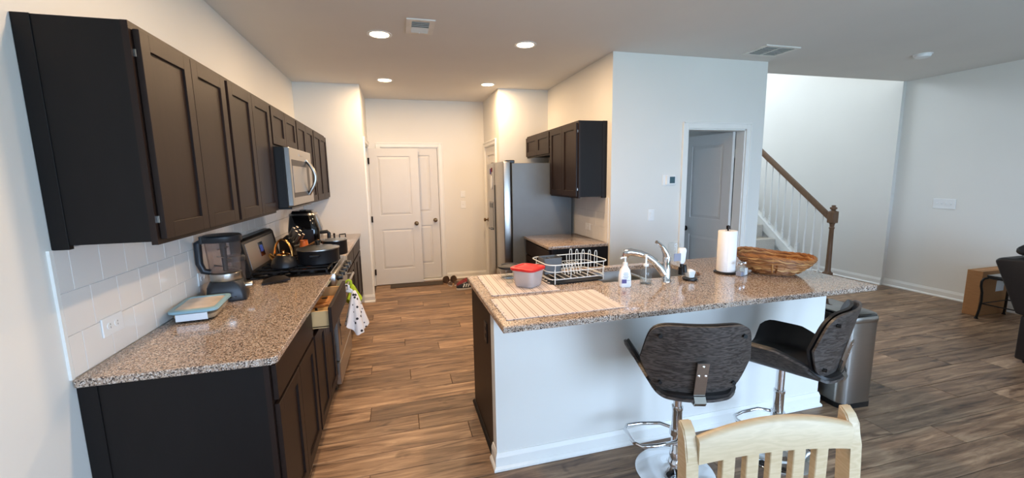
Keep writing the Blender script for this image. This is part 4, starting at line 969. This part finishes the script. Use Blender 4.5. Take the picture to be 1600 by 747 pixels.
# dish rack
t = at('dish_rack', 'white wire dish rack on the island beside the sink', 'dish rack', 2.215, 2.175, ZC, math.radians(4))
DX, DY = .215, .155
def rkring(z, k, rad, r_): return MB().tube([(x, y, z) for x, y in rrect(-DX*k, DX*k, -DY*k, DY*k, rad, 6)], r_, 8, closed=True)
rkring(.13, 1.0, .06, .0035).build('top_rail', 'offwhite', t)
rkring(.085, .97, .06, .0025).build('middle_rail', 'offwhite', t)
rkring(.035, .92, .05, .003).build('bottom_rail', 'offwhite', t)
for i in range(9):
    x = -DX*.86+i*DX*.86/4
    MB().tube([(x, -DY*.92, .035), (x, DY*.92, .035)], .002, 6).build('base_wire', 'offwhite', t)
for sx_ in (-1, -.35, .35, 1):
    for sy_ in (-1, 1):
        x = sx_*DX*.78; MB().tube([(x, sy_*DY*.92, .035), (x*1.02, sy_*DY*.97, .085), (x*1.02, sy_*DY, .13)], .0025, 6).build('side_wire', 'offwhite', t)
for sx_ in (-1, 1):
    for sy_ in (-1, 1): MB().tube([(sx_*DX*.8, sy_*DY*.97, .10), (sx_*DX*.8, sy_*DY*.98, .012), (sx_*DX*.8, sy_*DY*.98, .009)], .0035, 6).build('foot', 'offwhite', t)
for i in range(6):   # plate loops
    x = -.05+i*.022; MB().tube([(x, -.05+.10*k/10, .037+.07*math.sin(PI*k/10)) for k in range(11)], .0025, 6).build('plate_loop', 'offwhite', t)
for i in range(5):   # cup prongs at the far right corner
    x = .07+i*.032; MB().tube([(x+.012*math.cos(PI*k/8)*(1 if k else 1), .11-i*.03+.0, .06+(.115 if k in (3, 4, 5) else (.10 if k in (2, 6) else .0))) for k in range(1, 8)], .0025, 6).build('cup_prong', 'offwhite', t)
t2 = at('drying_tray', 'dark grey tray under the wire dish rack', 'tray', 2.215, 2.175, ZC+.0005, math.radians(4))
loft([ring(-.19, .19, -.125, .125, .03, 0), ring(-.2, .2, -.135, .135, .03, .008), ring(-.197, .197, -.132, .132, .03, .008), ring(-.187, .187, -.122, .122, .03, .003)]).build('tray', 'navy', t2, smooth=30)
t2 = at('cutlery_cup', 'grey plastic cutlery holder at the left end of the dish rack', 'cutlery holder', 2.10, 2.225, ZC+.0385, math.radians(4))
loft([ring(-.062, .062, -.05, .05, .014, 0), ring(-.068, .068, -.056, .056, .016, .105), ring(-.065, .065, -.053, .053, .015, .105), ring(-.059, .059, -.047, .047, .013, .004)]).build('cup', 'grey', t2, smooth=30)
B(-.003, .003, -.048, .048, .006, .095).build('partition', 'grey', t2, smooth=0)

# ---------------------------------------------------------------- bar stools (local: faces +y, origin on the floor)
def make_stool():
    t = thing('bar_stool', '', 'stool', (0, 0, 0), 0, 'bentwood bar stools')
    MB().lathe([(.0005, 0), (.205, 0), (.205, .004), (.198, .010), (.12, .016), (.06, .026), (.038, .045), (.034, .07), (.03, .075), (.0005, .075)], 48).build('base', 'chrome', t)
    MB().lathe([(.03, .07), (.03, .13), (.026, .135), (.026, .36), (.029, .365), (.029, .38)], 24).build('column', 'chrome', t)
    MB().lathe([(.0215, .38), (.0215, .548)], 20).build('gas_lift', 'chrome', t)
    B(-.09, .09, -.09, .09, .546, .556, bev=.002).build('seat_plate', 'black', t, smooth=0)
    z0 = .556
    def L_(v): return 1.0 if v > .45 else max(0, v/.45)**.55
    def sec(s_, v, off):
        # s_ -1..1 across, v 0 (rear)..1 (front)
        sg = 1 if s_ >= 0 else -1; a = abs(s_); flat = .135; R = .075; th = math.radians(58)
        wing = .115*L_(v)*(1-.28*max(0, (v-.8)/.2)**2); tot = flat+R*th+wing
        d_ = a*tot; off_n = off
        if d_ < flat: x, z, nx, nz = d_, 0, 0, 1
        elif d_ < flat+R*th: q = (d_-flat)/R; x, z, nx, nz = flat+R*math.sin(q), R*(1-math.cos(q)), -math.sin(q), math.cos(q)
        else:
            e = d_-flat-R*th; x = flat+R*math.sin(th)+e*math.cos(th); z = R*(1-math.cos(th))+e*math.sin(th); nx, nz = -math.sin(th), math.cos(th)
        dep = .215; rear = -dep-.065*(1-a**2.5); yv = rear+(dep-rear)*v - .02*a*a*(v-.5)*2
        lift = 0 - .02*max(0, (v-.85)/.15)**2
        return (sg*(x+nx*off), yv, z0+z+nz*off+lift)
    sh = MB().grid(lambda a, b: sec(a*2-1, b, .014), 37, 17, thick=.013); sh.build('seat_shell', 'veneer', t, smooth=50)
    MB().grid(lambda a, b: sec((a*2-1)*.985, .015+.97*b, .030+.010*math.sin(PI*b)*(1-abs(a*2-1)**4)), 37, 17, thick=.0155).build('seat_pad', 'leather', t, smooth=50)
    # back
    def bk(s_, h, off):
        zz = .582+.345*h; hw = .19+.065*h/.45 if h < .45 else .255-.033*(h-.45)/.55
        x = s_*hw; yv = -.246-.068*h+1.25*x*x
        return (x, yv+off, zz)
    def corner(s_, h):
        return s_, h
    def shape(a, b, off, k=1.0):
        s_, h = (a*2-1), b
        # rounded-corner superellipse mapping
        X, Y = s_, h*2-1
        e = 6.0; rr = (abs(X)**e+abs(Y)**e)**(1/e); mx_ = max(abs(X), abs(Y)); q = (mx_/rr) if rr > 1e-6 else 1
        return bk(X*q*k, (Y*q*k+1)/2, off)
    MB().grid(lambda a, b: shape(a, b, .0), 25, 21, thick=.012).build('backrest', 'veneer', t, smooth=50)
    MB().grid(lambda a, b: shape(a, b, .022+.012*(1-abs(a*2-1)**4), .985), 25, 21, thick=.014).build('back_pad', 'leather', t, smooth=50)
    for sx_ in (-1, 1):
        for h in (.14, .84):
            p = Vector(bk(sx_*.8, h, 0)); MB().cyl(p+Vector((0, .0, 0)), p+Vector((0, -.016, 0)), .009, n=12).build('button', 'black', t)
    b0, b1 = Vector(bk(0, .50, -.0165)), Vector(bk(0, .02, -.0165))
    path = [(b0.y, b0.z), (b1.y, b1.z), (b1.y-.022, .556), (b1.y-.010, .541), (-.15, .5395), (-.05, .5395)]
    br = MB(); hw = .026
    V, F = [], []
    for i, (py, pz) in enumerate(path):
        a = path[max(0, i-1)]; c_ = path[min(len(path)-1, i+1)]; d_ = Vector((c_[0]-a[0], c_[1]-a[1])).normalized(); nn = Vector((d_.y, -d_.x))*-.0035
        for x in (-hw, hw):
            for s_ in (-1, 1): V.append((x, py+nn.x*s_, pz+nn.y*s_))
    for i in range(len(path)-1):
        k = i*4; l = k+4
        F += [(k, k+2, l+2, l), (k+1, l+1, l+3, k+3), (k, l, l+1, k+1), (k+2, k+3, l+3, l+2)]
    F += [(0, 1, 3, 2), (len(V)-4, len(V)-2, len(V)-1, len(V)-3)]
    bo = br.add(V, F).build('bracket', 'steel', t, smooth=30)
    for x, h in ((0, .45), (-.013, .31), (.013, .31)):
        p = Vector(bk(x/.2, h, -.019)); MB().lathe([(.0065, 0), (.006, .003), (.0005, .005)], 12, mat=Matrix.Translation(p) @ Matrix.Rotation(PI/2, 4, 'X')).build('screw', 'chrome', bo)
    return t
st = make_stool()
def footrest(parent, ang):
    z = .235; c_, s_ = math.cos(ang), math.sin(ang)
    pts = [(.02, .085), (.16, .10), (.235, .095), (.262, .06), (.262, -.06), (.235, -.095), (.16, -.10), (.02, -.085)]
    pts = [(.0, .03), (.05, .085)]+pts[1:-1]+[(.05, -.085), (.0, -.03)]
    fo = MB().tube([(a*c_-b*s_, a*s_+b*c_, z) for a, b in pts], .0095, 10).build('footrest', 'chrome', parent)
    MB().lathe([(.036, z-.016), (.036, z+.016)], 20).build('collar', 'chrome', fo)
st2 = copy_tree(st)
st['label'] = 'dark bentwood bar stool seen from behind at the middle of the island'
st2['label'] = 'dark bentwood bar stool turned sideways beside the trash can'
st.location = (2.502, 1.389, 0); rz1 = math.radians(-18); st.rotation_euler.z = rz1; footrest(st, math.radians(172)-rz1)
st2.location = (3.154, 1.369, 0); rz2 = math.radians(26); st2.rotation_euler.z = rz2; footrest(st2, math.radians(190)-rz2)

# ---------------------------------------------------------------- trash can
t = thing('trash_can', 'tall stainless trash can with flat lid at the island end', 'trash can', (4.08, 1.775, 0), math.radians(-4))
def canring(k, z, fr=.03):
    P = []
    hw, hd = .135*k, .19*k
    for x, y in rrect(-hw, hw, -hd, hd, .045, 6):
        if y < 0: y -= fr*(1-(x/hw)**2)
        P.append((x, y, z))
    return P
loft([canring(1.0, 0), canring(1.0, .035)]).build('plinth', 'black', t, smooth=40)
loft([canring(.985, .035), canring(.99, .60)]).build('body', 'steel', t, smooth=40)
loft([canring(1.0, .601), canring(1.01, .606), canring(1.01, .632), canring(.99, .64)]).build('rim', 'steel', t, smooth=40)
loft([canring(.975, .6401), canring(.965, .65), canring(.9, .655)]).build('lid', 'blackgloss', t, smooth=40)

# ---------------------------------------------------------------- dining chair (back posts toward the island, seat toward the camera side)
t = thing('dining_chair', 'bleached wood slat back dining chair in the foreground', 'chair', (2.072, .428, 0), math.radians(-8))
HW = .238; zt = .945
# local +y is toward the island; camera sees the -y (front) face of the back
for s_ in (-1, 1):
    xo = s_*HW
    prof = []
    def px(z): return .03*max(0, (z-.45)/.5) - .06*max(0, (.45-z)/.45)**1.0*0
    ys_f = [(-.022+px(z), z) for z in (0, .2, .45, .7, .85)]
    top = [(-.022+px(.9)+.0, .875), (-.018+px(.93)+.004, .905), (-.006+px(.95), .928), (.010+px(.96), .94), (.021+px(.96), .94)]
    ys_b = [(.022+px(z), z) for z in (.9, .7, .45, .2, 0)]
    pb = MB().prism(ys_f+top+ys_b, xo-.017, xo+.017, 'x'); bmesh.ops.bevel(pb.bm, geom=[e for e in pb.bm.edges if e.calc_length() > .012 and abs(e.verts[0].co.x-e.verts[1].co.x) < 1e-6], offset=.004, segments=2, affect='EDGES')
    pb.build('back_post', 'birch', t, smooth=40)
def crest_top(x): return .951-.043*(x/HW)**2
def crest_bot(x): return .858-.018*(x/HW)**2
cr = MB(); xs_ = [-(HW-.016)+2*(HW-.016)*i/24 for i in range(25)]
cy = lambda x: .012-.0*(x/HW)**2
V, F = [], []
for x in xs_:
    zt_, zb_ = crest_top(x), crest_bot(x); y0 = cy(x)
    V += [(x, y0-.013, zb_), (x, y0-.013, zt_-.012), (x, y0-.006, zt_-.002), (x, y0+.006, zt_), (x, y0+.013, zt_-.006), (x, y0+.013, zb_)]
n = 6
for i in range(24): F += [(i*n+k, i*n+(k+1) % n, (i+1)*n+(k+1) % n, (i+1)*n+k) for k in range(n)]
F += [tuple(range(n))[::-1], tuple(range(24*n, 25*n))]
cr.add(V, F).build('crest_rail', 'birchrail', t, smooth=50)
for i in range(5):
    x = (i-2)*.068; MB().box(x-.018, x+.018, .000, .022, .50, crest_bot(x)+.01, bev=.002).build('slat', 'birch', t, smooth=0)
B(-HW+.016, HW-.016, -.012, .014, .455, .505, bev=.003).build('lower_rail', 'birchrail', t, smooth=0)
B(-.225, .225, -.42, -.018, .425, .45, bev=.008, seg=2).build('seat', 'birchrail', t, smooth=40)
for s_ in (-1, 1):
    B(s_*.2-.018, s_*.2+.018, -.405, -.369, 0, .425, bev=.003).build('front_leg', 'birch', t, smooth=0)
    B(s_*.2-.011, s_*.2+.011, -.37, -.02, .365, .424, bev=.002).build('side_apron', 'birchrail', t, smooth=0)
    B(s_*.2-.009, s_*.2+.009, -.37, -.02, .16, .185, bev=.002).build('stretcher', 'birchrail', t, smooth=0)
B(-.182, .182, -.398, -.376, .365, .424, bev=.002).build('front_apron', 'birchrail', t, smooth=0)

# ---------------------------------------------------------------- far door things
tag(MB().box(.955, 1.735, 5.875, 6.09, .0005, .010, bev=.004).build('door_mat', 'mat', smooth=0), 'dark grey doormat in front of the far doors', 'mat')
def shoe(name, label, x, y, rz, L, mat, sole='sole', group=None, z=0, tilt=0, laces=True):
    t = thing(name, label, 'shoe', (x, y, z), rz, group); t.rotation_euler = (tilt, 0, rz)
    hw = L*.19
    def foot(k, z, sx=1.0, y0=0.0, y1=1.0):
        P = []
        for i in range(20):
            a = 2*PI*i/20; yy_ = math.cos(a); xx = math.sin(a)
            yl = y0+(y1-y0)*(.5+.5*yy_); wd = hw*k*(.72+.36*math.sin(min(1, max(0, yl))*PI*.78))
            P.append((xx*wd*sx, (yl-.5)*L, z))
        return P
    loft([foot(.92, 0), foot(1.03, .008), foot(1.0, L*.10)]).build('sole', sole, t, smooth=50)
    loft([foot(.95, L*.10), foot(.97, L*.16), foot(.86, L*.24, y1=.86), foot(.66, L*.31, y1=.62), foot(.6, L*.36, y0=-.01, y1=.46), foot(.5, L*.36, y0=.03, y1=.43), foot(.48, L*.22, y0=.05, y1=.44)]).build('upper', mat, t, smooth=50)
    if laces:
        for i in range(4): MB().tube([(-hw*.4, L*(.04+.055*i), L*(.345-.03*i)), (0, L*(.045+.055*i), L*(.36-.03*i)), (hw*.4, L*(.04+.055*i), L*(.345-.03*i))], L*.008, 6).build('lace', sole, t)
    return t
shoe('slip_on_shoe', 'left of the two brown shoes standing by the doormat', 1.79, 6.03, math.radians(2), .26, 'brownshoe', 'brownshoe', 'brown shoes by the far door', laces=False)
shoe('slip_on_shoe', 'right of the two brown shoes standing by the doormat', 1.905, 6.03, math.radians(-3), .26, 'brownshoe', 'brownshoe', 'brown shoes by the far door', laces=False)
shoe('child_shoe', 'left of the two small taupe shoes in front of the brown pair', 1.822, 5.79, math.radians(8), .17, 'taupe', 'sole', 'small taupe shoes by the far door')
shoe('child_shoe', 'right of the two small taupe shoes in front of the brown pair', 1.925, 5.80, math.radians(-28), .17, 'taupe', 'sole', 'small taupe shoes by the far door')
shoe('sneaker', 'red and grey sneaker behind the navy sneaker', 2.03, 5.70, math.radians(118), .30, 'redshoe', 'brownshoe')
s = shoe('sneaker', 'navy sneaker with three white side stripes by the island corner', 2.02, 5.50, math.radians(97), .29, 'navyshoe', 'sole')
for i in range(3):
    MB().prism([(.0-.035*i+.05, .045), (.014-.035*i+.05, .045), (-.006-.035*i+.05, .088), (-.02-.035*i+.05, .088)], -.063, -.045, 'x').build('stripe', 'white', s, smooth=0)
shoe('boot', 'dark brown shoe against the bottom of the refrigerator', 2.20, 4.62, math.radians(-10), .25, 'brownshoe', 'brownshoe', laces=False)

# ---------------------------------------------------------------- stairs
NX, NY = 6.80, 3.93
RI, RU, SY = .195, .2447, 4.27
def zs(y): return .975+.797*(y-5.185)      # top of the closed curb under the balusters
t = thing('staircase', 'carpeted staircase rising away behind the middle wall', 'stairs', (0, 0, 0))
for i in range(13):
    z1 = RI*(i+1); B(5.80, 6.748, SY+RU*i-.02, SY+RU*(i+1)+.02, max(0, z1-.4) if i else 0, z1, bev=.012, seg=2).build('step', 'carpet', t, smooth=0)
ya, yb_ = 3.99, SY+RU*13
MB().prism([(ya, 0), (ya, zs(ya)), (yb_, zs(yb_)), (yb_, 0)], 6.775, 6.825, 'x').build('curb_wall', 'wall', t, smooth=0)
MB().prism([(ya, .0), (ya, zs(ya)+.012), (yb_, zs(yb_)+.012), (yb_, zs(yb_)-.14), (ya+.15, .0)], 6.75, 6.774, 'x').build('stringer_trim', 'trim', t, smooth=0)
MB().prism([(ya, zs(ya)), (ya, zs(ya)+.018), (yb_, zs(yb_)+.018), (yb_, zs(yb_))], 6.748, 6.85, 'x').build('curb_cap', 'trim', t, smooth=0)
t = thing('stair_railing', 'brown stained handrail and newel post with white balusters', 'railing', (0, 0, 0))
nw = MB(); nw.box(NX-.045, NX+.045, NY-.045, NY+.045, 0, .225, bev=.006)
nw.lathe([(.045, .225), (.04, .235), (.034, .25), (.033, .30), (.029, .60), (.027, .82), (.033, .83), (.033, .845), (.026, .852), (.029, .885), (.036, .90), (.03, .905)], 20, c=(NX, NY, 0))
nw.box(NX-.047, NX+.047, NY-.047, NY+.047, .905, 1.065, bev=.008)
nw.lathe([(.045, 1.065), (.03, 1.073), (.024, 1.082), (.04, 1.095), (.043, 1.108), (.038, 1.118), (.024, 1.124), (.022, 1.13), (.028, 1.137), (.02, 1.145), (.0005, 1.148)], 20, c=(NX, NY, 0))
nw.build('newel_post', 'oak', t, smooth=40)
ry0, ry1 = NY+.04, SY+RU*12.0
zr = lambda y: 1.0+(y-3.986)*.797
MB().add(*(lambda pr: ([Vector((NX+a, y, zr(y)+b)) for y in (ry0, ry1) for a, b in pr], [tuple(range(8))[::-1], tuple(range(8, 16))]+[(i, (i+1) % 8, 8+(i+1) % 8, 8+i) for i in range(8)]))([(-.03, -.045), (.03, -.045), (.034, -.01), (.03, .02), (.015, .04), (-.015, .04), (-.03, .02), (-.034, -.01)])).build('handrail', 'oak', t, smooth=40)
bal = None
for i in range(16):
    y = 4.065+i*.1235; zb_, zt_ = zs(y)+.014, zr(y)-.04
    h = zt_-zb_
    if bal is None:
        mbb = MB(); mbb.box(-.015, .015, -.015, .015, 0, .10)
        mbb.lathe([(.012, .10), (.016, .115), (.016, .125), (.009, .135), (.014, .20), (.0125, .35), (.0095, .93*.8), (.0085, .86)], 12)
        bal = mbb.build('baluster', 'trim', t, smooth=40); o = bal
    else: o = cp(bal, t)
    o.location = (NX, y, zb_); o.scale = (1, 1, h/.86)
# ---------------------------------------------------------------- living room corner
t = thing('cardboard_box', 'brown cardboard box standing against the right wall', 'box', (7.41, 2.605, 0))
B(-.245, .245, -.065, .065, 0, .50, bev=.003).build('carton', 'cardboard', t, smooth=0)
B(-.246, .246, -.012, .012, .4995, .5008).build('tape', 'woodspoon', t, smooth=0)
B(.0, .13, -.0665, -.0645, .26, .38).build('shipping_label', 'label', t, smooth=0)
t = thing('side_table', 'black iron side table in front of the cardboard box', 'table', (7.30, 2.29, 0))
TX, TY = .195, .19
B(-TX, TX, -TY, TY, .462, .482, bev=.004).build('table_top', 'blackgloss', t, smooth=0)
fr = MB().tube([(x, y, .452) for x, y in rrect(-TX+.01, TX-.01, -TY+.01, TY-.01, .02, 4)], .009, 8, closed=True); fr.build('top_frame', 'iron', t)
for sx_ in (-1, 1):
    for sy_ in (-1, 1):
        x, y = sx_*(TX+.03), sy_*(TY+.02)
        MB().tube([(x, y, .012), (x*.95, y*.96, .10), (x*.92, y*.94, .2), (x*.94, y*.95, .29), (x*1.0, y*.99, .36), (x*1.0, y*.99, .41), (x*.94, y*.95, .44), (x*.8, y*.85, .452)], .011, 8).build('leg', 'iron', t)
        MB().lathe([(.016, 0), (.018, .006), (.012, .014)], 12, c=(x, y, 0)).build('foot', 'iron', t)
    MB().tube([(sx_*(TX+.012), -TY-.005, .17), (sx_*(TX+.012), TY+.005, .17)], .006, 6).build('stretcher', 'iron', t)
    MB().tube([(-TX-.012, sx_*(TY+.005), .17), (TX+.012, sx_*(TY+.005), .17)], .006, 6).build('stretcher', 'iron', t)
tag(B(-.12, .12, -.09, .09, 0, .008, bev=.001).build('magazine', 'magazine', loc=(7.33, 2.31, .4825), rot=(0, 0, .3), smooth=0), 'magazine lying on the black side table', 'magazine')
# recliner, facing away from the far wall
t = thing('recliner', 'dark leather recliner chair cut off by the right edge', 'armchair', (6.45, 1.35, 0))
def rbox(x0, x1, poly, name, bev=.03):
    b = MB().prism(poly, x0, x1, 'x'); bmesh.ops.bevel(b.bm, geom=list(b.bm.edges), offset=bev, segments=3, affect='EDGES', profile=.6); return b.build(name, 'darkfabric', t, smooth=50)
rbox(-.45, .45, [(-.40, .03), (.37, .03), (.37, .40), (-.40, .40)], 'base', .02)
rbox(-.46, .46, [(.12, .38), (.40, .405), (.57, .825), (.54, .855), (.34, .86), (.22, .60)], 'backrest', .025)
rbox(-.30, .30, [(-.48, .36), (.2, .36), (.2, .50), (-.48, .50)], 'seat_cushion', .04)
for s_ in (-1, 1): rbox(s_*.38-.08, s_*.38+.08, [(-.46, .06), (.2, .06), (.24, .62), (-.42, .64)], 'arm', .035)
rbox(-.30, .30, [(-.52, .08), (-.42, .08), (-.42, .34), (-.50, .36)], 'footrest', .02)
for sx_ in (-.38, .38):
    for sy_ in (-.34, .32): MB().cyl((sx_, sy_, 0), (sx_, sy_, .04), .025, n=12).build('foot', 'black', t)
t = thing('leather_bag', 'black crumpled bag on top of the recliner back', 'bag', (6.2, 1.78, .862))
MB().grid(lambda a, b: (.15*math.cos(2*PI*a)*math.sin(PI*(.02+.96*b)), .09*math.sin(2*PI*a)*math.sin(PI*(.02+.96*b)), .055-.05*math.cos(PI*b)+.012*math.sin(11*a*PI)*math.sin(PI*b)), 24, 12, cu=True).build('pouch', 'leather', t, smooth=30)
MB().tube([(-.1, 0, .09), (-.06, .0, .125), (.05, 0, .13), (.1, 0, .09)], .008, 8).build('strap', 'leather', t)
MB().lathe([(.014, 0), (.014, .006), (.0005, .008)], 12, c=(-.05, -.02, .115)).build('buckle', 'chrome', t)
